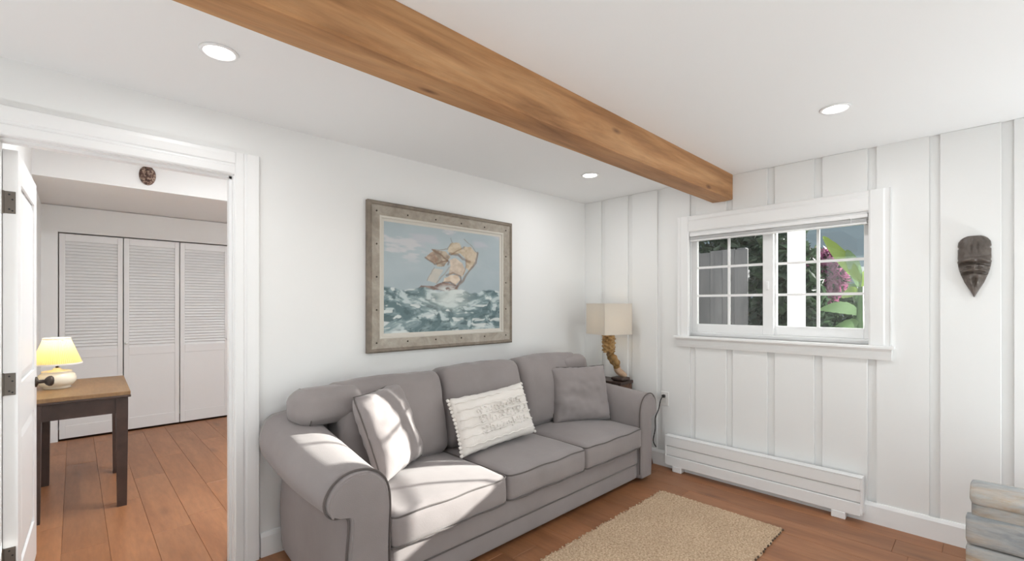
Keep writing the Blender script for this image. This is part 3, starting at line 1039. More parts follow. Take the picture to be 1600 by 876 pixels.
img = lerp(srgb(158, 172, 178), srgb(178, 190, 194), fbm(U * 4, V_ * 5, 1))
img = lerp(img, srgb(186, 188, 194), sst(0.52, 0.72, fbm(U * 4 + 2 * V_, V_ * 9, 9)) * 0.8 * sst(0.55, 0.7, V_))
img = lerp(img, srgb(196, 197, 199), sst(0.6, 0.7, fbm(U * 5, V_ * 12, 19)) * sst(0.6, 0.75, V_) * (1 - sst(0.5, 0.7, U)))
UW = U + 0.022 * (fbm(U * 14, V_ * 14, 201, 3) - 0.5)
VW = V_ + 0.022 * (fbm(U * 14 + 7, V_ * 14, 207, 3) - 0.5)
def inpoly(P):
    r_ = np.zeros_like(U, bool)
    n = len(P)
    for i in range(n):
        (x1_, y1_), (x2_, y2_) = P[i], P[(i + 1) % n]
        c = ((y1_ > VW) != (y2_ > VW)) & (UW < (x2_ - x1_) * (VW - y1_) / (y2_ - y1_ + 1e-12) + x1_)
        r_ ^= c
    return r_
def segd(P):
    d = np.full(U.shape, 9.0)
    asp = 0.745
    for (x1_, y1_), (x2_, y2_) in zip(P[:-1], P[1:]):
        dx, dy = x2_ - x1_, (y2_ - y1_) * asp
        t = np.clip(((UW - x1_) * dx + (VW - y1_) * asp * dy) / (dx * dx + dy * dy + 1e-12), 0, 1)
        d = np.minimum(d, np.hypot(UW - x1_ - t * dx, (VW - y1_) * asp - t * dy))
    return d
sails = [
 ([(0.503, 0.791), (0.53, 0.872), (0.603, 0.882), (0.631, 0.815), (0.603, 0.773), (0.539, 0.756)], (186, 168, 140), (205, 190, 165)),
 ([(0.373, 0.786), (0.485, 0.789), (0.53, 0.735), (0.468, 0.633), (0.407, 0.628)], (142, 124, 106), (188, 172, 150)),
 ([(0.315, 0.70), (0.39, 0.646), (0.424, 0.696), (0.373, 0.767)], (148, 122, 104), (188, 165, 142)),
 ([(0.382, 0.607), (0.459, 0.603), (0.407, 0.466), (0.332, 0.491)], (188, 184, 174), (196, 190, 178)),
 ([(0.603, 0.782), (0.649, 0.848), (0.707, 0.855), (0.766, 0.79), (0.746, 0.696), (0.697, 0.611), (0.659, 0.638), (0.668, 0.719), (0.621, 0.765)], (184, 164, 136), (204, 188, 164)),
 ([(0.521, 0.705), (0.575, 0.73), (0.631, 0.676), (0.659, 0.598), (0.631, 0.536), (0.566, 0.572), (0.503, 0.548), (0.521, 0.637)], (190, 172, 152), (212, 196, 178)),
 ([(0.468, 0.517), (0.53, 0.555), (0.593, 0.554), (0.612, 0.505), (0.575, 0.454), (0.521, 0.481), (0.459, 0.478)], (204, 182, 158), (220, 204, 184)),
 ([(0.251, 0.414), (0.275, 0.447), (0.382, 0.442), (0.459, 0.478), (0.575, 0.454), (0.60, 0.40), (0.503, 0.39), (0.416, 0.40), (0.307, 0.40)], (120, 94, 84), (150, 124, 112))]
tex = fbm(U * 30, V_ * 26, 40, 3)
for P, ca, cb in sails:
    mk_ = inpoly(P).astype(float) * 0.92
    img = lerp(img, lerp(srgb(*ca), srgb(*cb), sst(0.25, 0.75, tex)), mk_)
for P, wdt, c in (
 ([(0.521, 0.764), (0.593, 0.762), (0.64, 0.717), (0.697, 0.702)], 0.012, (112, 82, 62)),
 ([(0.776, 0.801), (0.756, 0.697), (0.688, 0.59), (0.584, 0.425)], 0.012, (122, 92, 70)),
 ([(0.485, 0.547), (0.548, 0.575), (0.612, 0.545), (0.617, 0.505), (0.59, 0.44)], 0.009, (110, 82, 66)),
 ([(0.459, 0.473), (0.521, 0.481), (0.584, 0.445)], 0.010, (96, 72, 62)),
 ([(0.315, 0.70), (0.39, 0.646), (0.503, 0.694)], 0.009, (112, 86, 70)),
 ([(0.373, 0.786), (0.442, 0.746), (0.512, 0.685), (0.503, 0.655)], 0.009, (108, 82, 64)),
 ([(0.512, 0.627), (0.407, 0.466)], 0.005, (150, 132, 116)),
 ([(0.386, 0.617), (0.332, 0.491)], 0.004, (140, 126, 114)),
 ([(0.649, 0.928), (0.726, 0.857), (0.771, 0.79)], 0.005, (132, 108, 86)),
 ([(0.521, 0.92), (0.539, 0.873)], 0.005, (130, 124, 116)),
 ([(0.373, 0.786), (0.503, 0.81), (0.53, 0.862)], 0.005, (140, 122, 104)),
 ([(0.53, 0.755), (0.649, 0.848)], 0.006, (132, 104, 80)),
 ([(0.668, 0.719), (0.659, 0.638), (0.64, 0.56)], 0.006, (140, 110, 88))):
    d = segd(P) + 0.006 * (tex - 0.5)
    img = lerp(img, srgb(*c), (0.35 + 0.55 * tex) * (1 - sst(wdt * 0.3, wdt * 1.15, d)))
# sea
surf = 0.385 + 0.05 * (fbm(U * 7, V_ * 0 + 3, 70, 3) - 0.5) * 2
sea_m = 1 - sst(-0.008, 0.012, V_ - surf)
warp = fbm(U * 6, V_ * 6, 80, 3)
n1 = fbm(U * 13 + warp * 3.4, V_ * 20 + warp * 3.0, 90, 4)
n2 = fbm(U * 22 + warp * 5, V_ * 32 - warp * 4, 97, 4)
sea = lerp(srgb(96, 118, 122), srgb(142, 161, 164), sst(0.3, 0.65, n1))
sea = lerp(sea, srgb(78, 98, 102), sst(0.55, 0.7, n2) * 0.8)
sea = lerp(sea, srgb(196, 208, 208), sst(0.56, 0.68, n1) * 0.85)
sea = lerp(sea, srgb(212, 218, 216), sst(0.6, 0.7, fbm(U * 12 + warp * 3, V_ * 20, 111, 3)) * 0.9)
wave = np.exp(-(((U - 0.52) / 0.16) ** 2 + ((V_ - 0.33) / 0.10) ** 2))
sea = lerp(sea, srgb(206, 214, 210), np.clip(wave * 1.0 * (0.4 + n1), 0, 0.85))
img = lerp(img, sea, sea_m)
spray = np.exp(-(((U - 0.5) / 0.10) ** 2 + ((V_ - 0.41) / 0.035) ** 2)) * sst(0.4, 0.6, n2)
img = lerp(img, srgb(205, 212, 210), np.clip(spray, 0, 0.9))
cu0, cu1, cv0, cv1 = PX0 + 0.117, PX1 - 0.117, PZ0 + 0.117, PZ1 - 0.117
relief = 0.0012 * (n2 * sea_m + tex * 0.3)
Vc = np.stack([cu0 + (cu1 - cu0) * U, YP - 0.010 - relief, cv0 + (cv1 - cv0) * V_], -1).reshape(-1, 3)
M['canvas'] = mat('oil_paint', (0.5, 0.5, 0.5), 0.5, 0, 0, 0.35)
at_ = N(M['canvas'], 'ShaderNodeVertexColor'); at_.layer_name = 'paint'
L(M['canvas'], at_.outputs['Color'], bsdf(M['canvas']).inputs['Base Color'])
me = bpy.data.meshes.new('canvas')
nn = nu * nv
bo = [(cu0, YP - 0.003, cv0), (cu1, YP - 0.003, cv0), (cu1, YP - 0.003, cv1), (cu0, YP - 0.003, cv1)]
Vall = np.concatenate([Vc, np.array(bo)]) - np.array(org(pic))
Fc = [(a, b, c, d) for a, b, c, d in grid_faces(nu, nv)] + [(nn, nn + 1, nn + 2, nn + 3)]
me.from_pydata(Vall.tolist(), [], Fc)
me.materials.append(M['canvas'])
ca = me.color_attributes.new('paint', 'FLOAT_COLOR', 'POINT')
cc = np.ones((nn + 4, 4)); cc[:nn, :3] = img.reshape(-1, 3)
ca.data.foreach_set('color', cc.reshape(-1))
co = bpy.data.objects.new('canvas', me); COL.objects.link(co); co.parent = pic
co['label'] = 'sailing ship with tan sails on a grey green sea'

# ------------------------------------------------------------------ carved masks
M['maskwood'] = wood('carved_wood', (0.06, 0.048, 0.04), (0.105, 0.085, 0.072), (0.17, 0.14, 0.12), (14, 14, 8), 0.36, False, 5.0)
M['maskdark'] = mat('mask_recess', (0.03, 0.022, 0.018), 0.6)
def mask_mesh(hw, hz, depth, hf, nx=72, nz=110):
    """height field inside an outline hw(v), v in [-1,1]; returns local verts: x across, y out (negative), z up"""
    V = []; F = []
    for j in range(nz + 1):
        v = -1 + 2 * j / nz
        for i in range(nx + 1):
            u = -1 + 2 * i / nx
            hgt = depth * max(0.0, 1 - abs(u) ** 2.6) ** 0.5 * (0.35 + 0.65 * max(0.0, 1 - abs(v) ** 5) ** 0.5) + hf(u, v)
            V.append((u * hw(v), -max(hgt, 0.0) - 0.004, v * hz))
    n = nx + 1
    for j in range(nz):
        for i in range(nx):
            F.append((j * n + i, j * n + i + 1, (j + 1) * n + i + 1, (j + 1) * n + i))
    b0 = len(V)
    ring = [i for i in range(n)] + [j * n + nx for j in range(1, nz + 1)] + [nz * n + i for i in range(nx - 1, -1, -1)] + [j * n for j in range(nz - 1, 0, -1)]
    for q in ring:
        V.append((V[q][0], 0.0, V[q][2]))
    m = len(ring)
    for k in range(m):
        F.append((ring[k], ring[(k + 1) % m], b0 + (k + 1) % m, b0 + k))
    F.append(tuple(b0 + k for k in range(m)))
    return V, F
g_ = lambda x_, c, s: math.exp(-((x_ - c) / s) ** 2)
HW1 = [(-1.0, 0.03), (-0.9, 0.13), (-0.8, 0.25), (-0.53, 0.575), (-0.29, 0.775), (-0.1, 0.905), (0.06, 0.965), (0.15, 1.0), (0.2, 0.955), (0.26, 0.99), (0.42, 0.98), (0.56, 0.985), (0.60, 0.91), (0.66, 0.99), (0.8, 0.95), (0.9, 0.80), (0.96, 0.62), (1.0, 0.40)]
def hw1(v):
    for (a, p), (b, q) in zip(HW1[:-1], HW1[1:]):
        if a <= v <= b:
            t = (v - a) / (b - a)
            return 0.0655 * (p + (q - p) * t)
    return 0.0655 * HW1[-1][1]
def hf1(u, v):
    h = 0.0
    cv = v - 0.03 * math.cos(u * 3.0)
    h += 0.016 * g_(cv, 0.20, 0.08)                                 # brow
    h -= 0.018 * g_(cv, 0.06, 0.05)
    h += 0.016 * (g_(u, -0.38, 0.25) + g_(u, 0.38, 0.25)) * g_(v, 0.02, 0.04)   # eyelids
    h -= 0.006 * (g_(u, -0.38, 0.22) + g_(u, 0.38, 0.22)) * g_(v, -0.03, 0.022)
    h += 0.015 * g_(cv, -0.14, 0.035) - 0.014 * g_(cv, -0.23, 0.035)  # moustache ridges
    h += 0.016 * g_(u, 0, 0.15) * g_(v, 0.0, 0.2)                   # nose
    h += 0.014 * (g_(u, -0.35, 0.16) + g_(u, 0.35, 0.16)) * g_(v, -0.45, 0.12)
    h -= 0.007 * g_(u, 0, 0.12) * g_(v, -0.5, 0.2)
    h -= 0.006 * (g_(u, -0.18, 0.05) + g_(u, 0.2, 0.05)) * g_(v, 0.6, 0.14)      # forehead cuts
    h -= 0.005 * g_(v, 0.30 + 0.05 * u, 0.02) * (u > -0.1)
    h += 0.0015 * noise.noise(Vector((u * 6, v * 9, 0)))
    return h
mo = thing('carved_mask', 'tall dark carved wooden mask with pointed chin on the panelled wall', 'mask', (XW, 0.04, 1.54))
Rw = Matrix(((0, 1, 0, XW), (-1, 0, 0, 0.04), (0, 0, 1, 1.542), (0, 0, 0, 1)))   # local -y -> world -x
mk('face', xm(mask_mesh(hw1, 0.166, 0.030, hf1), Rw), M['maskwood'], mo, smooth=True)
M['speckmask'] = mat('speckled_carving', (0.12, 0.07, 0.05), 0.5)
_v = coords(M['speckmask'])
_n = noisen(M['speckmask'], _v, 55, 2)
L(M['speckmask'], ramp(M['speckmask'], _n, [(0.36, (0.035, 0.015, 0.012)), (0.5, (0.13, 0.065, 0.045)), (0.62, (0.36, 0.27, 0.21))]), bsdf(M['speckmask']).inputs['Base Color'])
def hw2(v):
    return max(0.004, 0.057 * max(0.0, 1 - abs(v) ** 2.3) ** 0.5 * (1.0 if v > 0 else 1 - 0.12 * abs(v)))
def hf2(u, v):
    h = 0.012 * g_(u, 0, 0.14) * g_(v, 0.0, 0.3) - 0.012 * (g_(u, -0.45, 0.2) + g_(u, 0.45, 0.2)) * g_(v, 0.25, 0.12)
    h += 0.010 * g_(v, -0.45, 0.07) * g_(u, 0, 0.4) - 0.008 * g_(v, -0.58, 0.06) * g_(u, 0, 0.4)
    h += 0.007 * math.sin(v * 16) * g_(v, 0.75, 0.25) + 0.006 * (g_(u, -0.55, 0.15) + g_(u, 0.55, 0.15)) * g_(v, -0.2, 0.2)
    return h
m2 = thing('carved_mask', 'small round speckled brown mask above the closet in the back room', 'mask', (0.448, 4.92, 2.425))
mk('face', xm(mask_mesh(hw2, 0.080, 0.03, hf2, 40, 48), Matrix.Translation((0.448, 4.919, 2.425))), M['speckmask'], m2, smooth=True)

# ------------------------------------------------------------------ desk and lamp in the back room
dk = thing('writing_desk', 'dark brown wooden desk with tan top against the back room wall', 'desk', (0.036, 4.40, 0), math.radians(-1.2))
hx, hy = 0.245, 0.45
mk('table_top', cbox(-hx, hx, -hy, hy, 0.735, 0.762, 0.003), M['tablewood'], dk, local=True)
mk('top_edge', join(cbox(-hx - 0.002, hx + 0.002, -hy - 0.003, hy + 0.003, 0.722, 0.7355, 0.002)), M['darkwood'], dk, local=True)
lw = 0.062
for sx in (-1, 1):
    for sy in (-1, 1):
        cx, cy = sx * (hx - 0.012 - lw / 2), sy * (hy - 0.012 - lw / 2)
        t = 0.8
        V = []
        for (z, k) in ((0.0, t), (0.62, 1.0), (0.722, 1.0)):
            h_ = lw / 2 * k
            V += [(cx - h_, cy - h_, z), (cx + h_, cy - h_, z), (cx + h_, cy + h_, z), (cx - h_, cy + h_, z)]
        F = [(3, 2, 1, 0), (8, 9, 10, 11)]
        for q in range(2):
            for j in range(4):
                F.append((q * 4 + j, q * 4 + (j + 1) % 4, q * 4 + 4 + (j + 1) % 4, q * 4 + 4 + j))
        mk('leg', (V, F), M['darkwood'], dk, local=True)
for sy in (-1, 1):
    mk('apron', box(-hx + 0.07, hx - 0.07, sy * (hy - 0.03) - 0.01, sy * (hy - 0.03) + 0.01, 0.62, 0.722), M['darkwood'], dk, local=True)
for sx in (-1, 1):
    mk('apron', box(sx * (hx - 0.03) - 0.01, sx * (hx - 0.03) + 0.01, -hy + 0.07, hy - 0.07, 0.62, 0.722), M['darkwood'], dk, local=True)

LX, LY, LZ = -0.085, 4.42, 0.7625
lp = thing('table_lamp', 'small lit lamp with yellow shade and cream ceramic base on the desk', 'lamp', (LX, LY, LZ))
M['ceramic'] = mat('cream_ceramic', (0.78, 0.72, 0.60), 0.25)
_v = coords(M['ceramic']); bump(M['ceramic'], noisen(M['ceramic'], _v, 12, 2), 0.1, 0.004)
mk('base', lathe([(0.066, 0.0), (0.072, 0.004), (0.068, 0.012), (0.082, 0.022), (0.097, 0.045), (0.099, 0.07), (0.090, 0.095), (0.075, 0.108), (0.078, 0.112), (0.076, 0.118), (0.050, 0.121), (0.022, 0.126), (0.020, 0.136), (0.012, 0.138)], 40), M['ceramic'], lp, local=True, smooth=True)
mk('stem', lathe([(0.007, 0.136), (0.007, 0.20)], 12), M['bronze'], lp, local=True)
M['yshade'] = mat('yellow_shade', (0.86, 0.70, 0.34), 0.8)
b_ = bsdf(M['yshade'])
tr_ = N(M['yshade'], 'ShaderNodeBsdfTranslucent'); tr_.inputs[0].default_value = (0.95, 0.78, 0.40, 1)
ms_ = N(M['yshade'], 'ShaderNodeMixShader'); ms_.inputs[0].default_value = 0.5
L(M['yshade'], b_.outputs[0], ms_.inputs[1]); L(M['yshade'], tr_.outputs[0], ms_.inputs[2])
L(M['yshade'], ms_.outputs[0], M['yshade'].node_tree.nodes['Material Output'].inputs['Surface'])
V = []; F = []
nn_ = 144
pr = [(0.127, 0.168), (0.118, 0.195), (0.101, 0.24), (0.084, 0.29), (0.072, 0.325), (0.067, 0.338)]
for r_, z in pr:
    for k in range(nn_):
        a = 2 * math.pi * k / nn_
        q = r_ * (1 + 0.012 * (1 if k % 2 else -1))
        V.append((q * math.cos(a), q * math.sin(a), z))
for i in range(len(pr) - 1):
    for k in range(nn_):
        F.append((i * nn_ + k, i * nn_ + (k + 1) % nn_, (i + 1) * nn_ + (k + 1) % nn_, (i + 1) * nn_ + k))
shd = mk('lamp_shade', (V, F), M['yshade'], lp, local=True)
mk('shade_rim', xf(lathe([(0.066, 0), (0.0705, 0.0), (0.0705, 0.012), (0.066, 0.012), (0.066, 0)], 48, cap=False), (0, 0, 0.332)), M['cream'], lp, local=True)
mk('shade_rim', xf(lathe([(0.1255, 0), (0.1295, 0.0), (0.1295, 0.010), (0.1255, 0.010), (0.1255, 0)], 48, cap=False), (0, 0, 0.163)), M['cream'], lp, local=True)
M['bulb'] = emis('warm_bulb', (1.0, 0.78, 0.42), 4.0)
mk('bulb', lathe([(0.012, 0.20), (0.02, 0.215), (0.029, 0.24), (0.028, 0.262), (0.018, 0.28), (0.002, 0.286)], 20), M['bulb'], lp, local=True, smooth=True)
pl = bpy.data.lights.new('lamp_glow', 'POINT'); pl.energy = 1.3; pl.color = (1.0, 0.80, 0.48); pl.shadow_soft_size = 0.02
po = bpy.data.objects.new('lamp_glow', pl); COL.objects.link(po); po.location = (LX, LY, LZ + 0.305)
hk = thing('wall_hook', 'tiny dark metal hook on the wall beyond the open door', 'hook', (XL, 4.70, 1.73))
mk('plate', cbox(XL, XL + 0.004, 4.69, 4.71, 1.69, 1.77, 0.001), M['hingem'], hk)
mk('prong', tube([(XL + 0.004, 4.70, 1.74), (XL + 0.010, 4.70, 1.725), (XL + 0.012, 4.70, 1.735)], 0.004, 8), M['hingem'], hk)

# ------------------------------------------------------------------ corner side table, carved lamp, outlet
TX0, TX1, TY0, TY1 = 3.305, 3.505, 2.12, 2.54
tb = thing('side_table', 'narrow dark wood side table between the sofa arm and window wall', 'side table', ((TX0 + TX1) / 2, (TY0 + TY1) / 2, 0))
mk('table_top', cbox(TX0, TX1, TY0, TY1, 0.655, 0.68, 0.005, 2), M['darkwood'], tb)
M['midwood'] = wood('brown_table_wood', (0.07, 0.03, 0.015), (0.12, 0.055, 0.03), (0.17, 0.08, 0.045), (4, 4, 2), 0.4)
mk('shelf', cbox(TX0 + 0.02, TX1 - 0.02, TY0 + 0.02, TY1 - 0.02, 0.16, 0.178, 0.003), M['midwood'], tb)
for x in (TX0 + 0.022, TX1 - 0.022):
    for y in (TY0 + 0.022, TY1 - 0.022):
        yb = y - 0.19 if y < 2.3 else y
        lg = mk('leg', tube([(x, yb, 0.05), (x, y - (y - yb) * 0.35, 0.25), (x, y, 0.60), (x, y, 0.656)], [0.012, 0.014, 0.016, 0.016], 10), M['midwood'], tb, smooth=True)
        mk('foot', lathe([(0.024, 0.0), (0.027, 0.012), (0.022, 0.035), (0.013, 0.062)], 14, x, yb, 0), M['midwood'], lg, smooth=True)
for y in (TY0 + 0.022, TY1 - 0.022):
    mk('apron', box(TX0 + 0.036, TX1 - 0.036, y - 0.008, y + 0.008, 0.60, 0.655), M['midwood'], tb)

cl = thing('carved_lamp', 'table lamp with carved golden wood stem and square linen shade in the corner', 'lamp', (3.40, 2.19, 0.681))
M['goldwood'] = wood('golden_carved_wood', (0.16, 0.08, 0.022), (0.36, 0.205, 0.07), (0.58, 0.40, 0.19), (16, 16, 10), 0.45, False, 3.0)
M['palewood'] = wood('pale_carved_wood', (0.42, 0.27, 0.17), (0.55, 0.38, 0.26), (0.66, 0.50, 0.37), (10, 10, 10), 0.5, False, 3.0)
# plinth, root-like foot, curling trunk and textured head, like driftwood carved into a figure
mk('plinth', xf(softbox(0.12, 0.12, 0.03, 0.012, (0, 0, 0), (8, 8, 4), 0.006, 4, 20), (3.405, 2.185, 0.697)), M['darkwood'], cl, smooth=True)
mk('foot_carving', tube(catmull([(3.445, 2.155, 0.715), (3.42, 2.175, 0.735), (3.39, 2.20, 0.765), (3.385, 2.21, 0.80)], 5), [0.014 + 0.016 * math.sin(min(1, i / 8) * 1.57) for i in range(16)], 12), M['palewood'], cl, smooth=True)
body = []
path = catmull([(3.385, 2.212, 0.79), (3.36, 2.19, 0.83), (3.335, 2.20, 0.875), (3.34, 2.235, 0.905), (3.318, 2.24, 0.94)], 6)
body.append(tube(path, [0.026 + 0.004 * math.sin(i * 1.1) for i in range(len(path))], 12))
path2 = catmull([(3.385, 2.215, 0.80), (3.375, 2.255, 0.84), (3.355, 2.27, 0.885), (3.325, 2.25, 0.925)], 6)
body.append(tube(path2, [0.018 + 0.003 * math.sin(i * 1.4) for i in range(len(path2))], 10))
mk('stem_carving', join(*body), M['goldwood'], cl, smooth=True)
V = []; F = []
nr, nz_ = 40, 50
for j in range(nz_ + 1):
    z = 0.925 + 0.155 * j / nz_
    for k in range(nr):
        a = 2 * math.pi * k / nr
        r_ = 0.045 + 0.006 * math.sin(j / nz_ * 3.0) + 0.0065 * math.sin(a * 5 + j * 0.5) + 0.005 * math.sin(-a * 4 + j * 0.62) + 0.004 * noise.noise(Vector((math.cos(a) * 3, math.sin(a) * 3, j * 0.2)))
        V.append((3.312 + r_ * math.cos(a), 2.242 + r_ * math.sin(a), z))
for j in range(nz_):
    for k in range(nr):
        F.append((j * nr + k, j * nr + (k + 1) % nr, (j + 1) * nr + (k + 1) % nr, (j + 1) * nr + k))
F.append(tuple(range(nr - 1, -1, -1))); F.append(tuple(nz_ * nr + k for k in range(nr)))
mk('head_carving', (V, F), M['goldwood'], cl, smooth=True)
mk('stem', lathe([(0.008, 1.08), (0.008, 1.15)], 12, 3.312, 2.242, 0), M['bronze'], cl)
s_ = 0.138
ang = math.radians(34.3 - 90 + 34.5)
lin2 = bpy.data.materials.new('linen_shade_lit'); bpy.data.materials.remove(lin2)
b_ = bsdf(M['linen'])
tr_ = N(M['linen'], 'ShaderNodeBsdfTranslucent'); tr_.inputs[0].default_value = (0.85, 0.78, 0.66, 1)
ms_ = N(M['linen'], 'ShaderNodeMixShader'); ms_.inputs[0].default_value = 0.35
L(M['linen'], b_.outputs[0], ms_.inputs[1]); L(M['linen'], tr_.outputs[0], ms_.inputs[2])
L(M['linen'], ms_.outputs[0], M['linen'].node_tree.nodes['Material Output'].inputs['Surface'])
sh = []
for k in range(4):
    g = box(-s_, s_, -s_, -s_ + 0.003, 0, 0.262)
    sh.append(xf(g, (0, 0, 0), (0, 0, k * math.pi / 2)))
mk('lamp_shade', xf(join(*sh), (3.312, 2.242, 1.082), (0, 0, ang)), M['linen'], cl)
for z in (0, 0.254):
    V = []; F = []
    for (q, zz) in ((s_ + 0.0015, z), (s_ + 0.0015, z + 0.009), (s_ + 0.0002, z + 0.009), (s_ + 0.0002, z)):
        V += [(-q, -q, zz), (q, -q, zz), (q, q, zz), (-q, q, zz)]
    for a in range(4):
        for b in range(4):
            F.append((a * 4 + b, a * 4 + (b + 1) % 4, ((a + 1) % 4) * 4 + (b + 1) % 4, ((a + 1) % 4) * 4 + b))
    mk('shade_trim', xf((V, F), (3.312, 2.242, 1.082), (0, 0, ang)), M['linen'], cl)
mk('bulb', lathe([(0.012, 1.15), (0.02, 1.165), (0.029, 1.19), (0.028, 1.212), (0.018, 1.23), (0.002, 1.236)], 20, 3.312, 2.242, 0), M['bulb'], cl, smooth=True)
pl = bpy.data.lights.new('lamp_glow', 'POINT'); pl.energy = 0.35; pl.color = (1.0, 0.78, 0.55); pl.shadow_soft_size = 0.03
po = bpy.data.objects.new('lamp_glow', pl); COL.objects.link(po); po.location = (3.312, 2.242, 1.16)

ol = thing('wall_outlet', 'white wall outlet beside the sofa arm near the corner', 'outlet', (XW, 1.84, 0.556))
mk('cover_plate', cbox(XW - 0.006, XW, 1.805, 1.875, 0.50, 0.615, 0.003), M['plate'], ol)
for z in (0.535, 0.58):
    mk('socket', cbox(XW - 0.008, XW - 0.005, 1.823, 1.857, z - 0.015, z + 0.015, 0.002), M['plate'], ol)
cd = thing('power_cord', 'black plug and dark cord hanging from the wall outlet', 'cord', (XW - 0.02, 1.84, 0.58))
mk('plug', cbox(XW - 0.036, XW - 0.008, 1.828, 1.852, 0.568, 0.592, 0.005), M['black'], cd)
mk('cable', tube(catmull([(XW - 0.034, 1.84, 0.58), (XW - 0.055, 1.85, 0.545), (XW - 0.06, 1.865, 0.47), (XW - 0.065, 1.89, 0.40), (XW - 0.04, 1.905, 0.30), (XW - 0.045, 1.92, 0.20), (XW - 0.035, 1.90, 0.15)], 5), 0.0042, 8), M['black'], cd, smooth=True)

# ------------------------------------------------------------------ jute rug
RX0, RX1, RY0, RY1 = 1.45, 3.03, 0.83, 1.60
rg = thing('jute_rug', 'woven tan jute rug on the wood floor in front of the sofa', 'rug', ((RX0 + RX1) / 2, (RY0 + RY1) / 2, 0))
cell = 0.016
nxr, nyr = int((RX1 - RX0) / cell) * 3, int((RY1 - RY0) / cell) * 3
gx = np.linspace(0, 1, nxr + 1); gy = np.linspace(0, 1, nyr + 1)
GX, GY = np.meshgrid(gx, gy, indexing='ij')
wx, wy = (RX1 - RX0), (RY1 - RY0)
px_ = GX * wx / cell; py_ = GY * wy / cell
chk = np.where((np.floor(px_ + 1e-6) + np.floor(py_ + 1e-6)) % 2 == 0, 1.0, 0.0)
hump = np.abs(np.sin(np.pi * px_)) * 0.6 + np.abs(np.sin(np.pi * py_)) * 0.4
Zr = 0.006 + 0.0045 * hump * (0.55 + 0.45 * chk) + 0.0025 * rng.random(GX.shape)
edge_y = 0.004 * np.sin(GX * 61) + 0.004 * fbm(GX * 40, GY * 0, 5)
edge_x = 0.006 * (fbm(GY * 14, GX * 0, 6) - 0.5)
Vx = RX0 + GX * wx + edge_x + 0.002 * (rng.random(GX.shape) - 0.5)
Vy = RY0 + GY * wy + edge_y * (2 * GY - 1) + 0.002 * (rng.random(GX.shape) - 0.5)
border = (GX < 1e-6) | (GX > 1 - 1e-6) | (GY < 1e-6) | (GY > 1 - 1e-6)
Zr = np.where(border, 0.0012, Zr)
Vr = np.stack([Vx, Vy, Zr], -1).reshape(-1, 3)
mk('weave', (Vr, grid_faces(nxr + 1, nyr + 1)), M['jute'], rg)
nub = []
rr = random.Random(5)
y_ = 0
xk = RX0 + 0.01
while xk < RX1:
    nub.append(ico(0.007, (xk, RY1 + rr.uniform(0.0, 0.006), 0.0075), 1, (rr.uniform(0.6, 1.3), rr.uniform(0.7, 1.4), 0.8)))
    xk += rr.uniform(0.016, 0.05)
k_ = mk('edge_loops', join(*nub), M['jute'], rg, smooth=True); k_['kind'] = 'stuff'
M['darkthread'] = mat('dark_thread', (0.09, 0.06, 0.04), 0.9)
nub = []
xk = RX0 + 0.01
while xk < RX1 - 0.005:
    nub.append(ico(0.008, (xk, RY0 - rr.uniform(0.001, 0.005), 0.0068), 1, (rr.uniform(0.9, 1.7), 0.7, 0.7)))
    xk += rr.uniform(0.026, 0.05)
k_ = mk('edge_stitching', join(*nub), M['darkthread'], rg, smooth=True); k_['kind'] = 'stuff'

pr_ = thing('bounce_rug', 'large cream rug added behind the camera to bounce sunlight upward', 'rug', (0.6, -1.05, 0))  # unseen pale rug, added to throw sunlight up onto the ceiling
mk('pile', xf(softbox(2.9, 1.6, 0.018, 0.008, (0, 0, 0), (40, 24, 2), 0.0), (0.6, -1.05, 0.0095)), M['cream'], pr_, smooth=True)

# ------------------------------------------------------------------ rustic chest at the right edge
M['distress'] = mat('distressed_paint', (0.4, 0.42, 0.43), 0.75)
m = M['distress']
v = coords(m, (4, 2.0, 9), True)
a = noisen(m, v, 1.3, 5, 0.65, 0.8)
b = noisen(m, v, 4.5, 5, 0.7, 0.5)
c1_ = ramp(m, a, [(0.38, (0.32, 0.345, 0.36)), (0.50, (0.43, 0.435, 0.43)), (0.58, (0.46, 0.415, 0.36)), (0.70, (0.42, 0.29, 0.17))])
c2_ = ramp(m, b, [(0.35, (0.75, 0.72, 0.70)), (0.6, (1.08, 1.06, 1.05))])
L(m, mix(m, 0.75, c1_, c2_, 'MULTIPLY'), bsdf(m).inputs['Base Color'])
bump(m, b, 0.4, 0.004)
ch = thing('rustic_chest', 'narrow chest of distressed grey and tan painted planks at the right edge', 'chest', (2.71, -0.42, 0))
def plank_geo(x0, x1, y0, y1, z0, z1, rad, seed):
    g = softbox(x1 - x0, y1 - y0, z1 - z0, rad, (0, 0, 0), (6, 40, 6), 0.0, seed)
    V = np.array(g[0])
    for i in range(len(V)):
        k = noise.noise(Vector((V[i][1] * 2.4 + seed * 7, V[i][2] * 3, seed)))
        V[i][2] += 0.005 * k
        V[i][0] += 0.006 * noise.noise(Vector((V[i][1] * 3 + 9, V[i][2] * 12, seed)))
    return xf((V, g[1]), ((x0 + x1) / 2, (y0 + y1) / 2, (z0 + z1) / 2))
cy0, cy1 = -0.90, 0.048
mk('lid', plank_geo(2.585, 2.835, cy0 - 0.005, cy1 - 0.005, 0.533, 0.578, 0.016, 1), M['distress'], ch, smooth=True)
mk('neck_board', plank_geo(2.601, 2.82, cy0 + 0.01, cy1 - 0.010, 0.478, 0.538, 0.008, 2), M['distress'], ch, smooth=True)
for k, (z0, z1) in enumerate(((0.372, 0.490), (0.255, 0.368), (0.14, 0.251))):
    mk('front_board', plank_geo(2.588, 2.64, cy0, cy1 + 0.006, z0, z1, 0.014, 4 + k), M['distress'], ch, smooth=True)
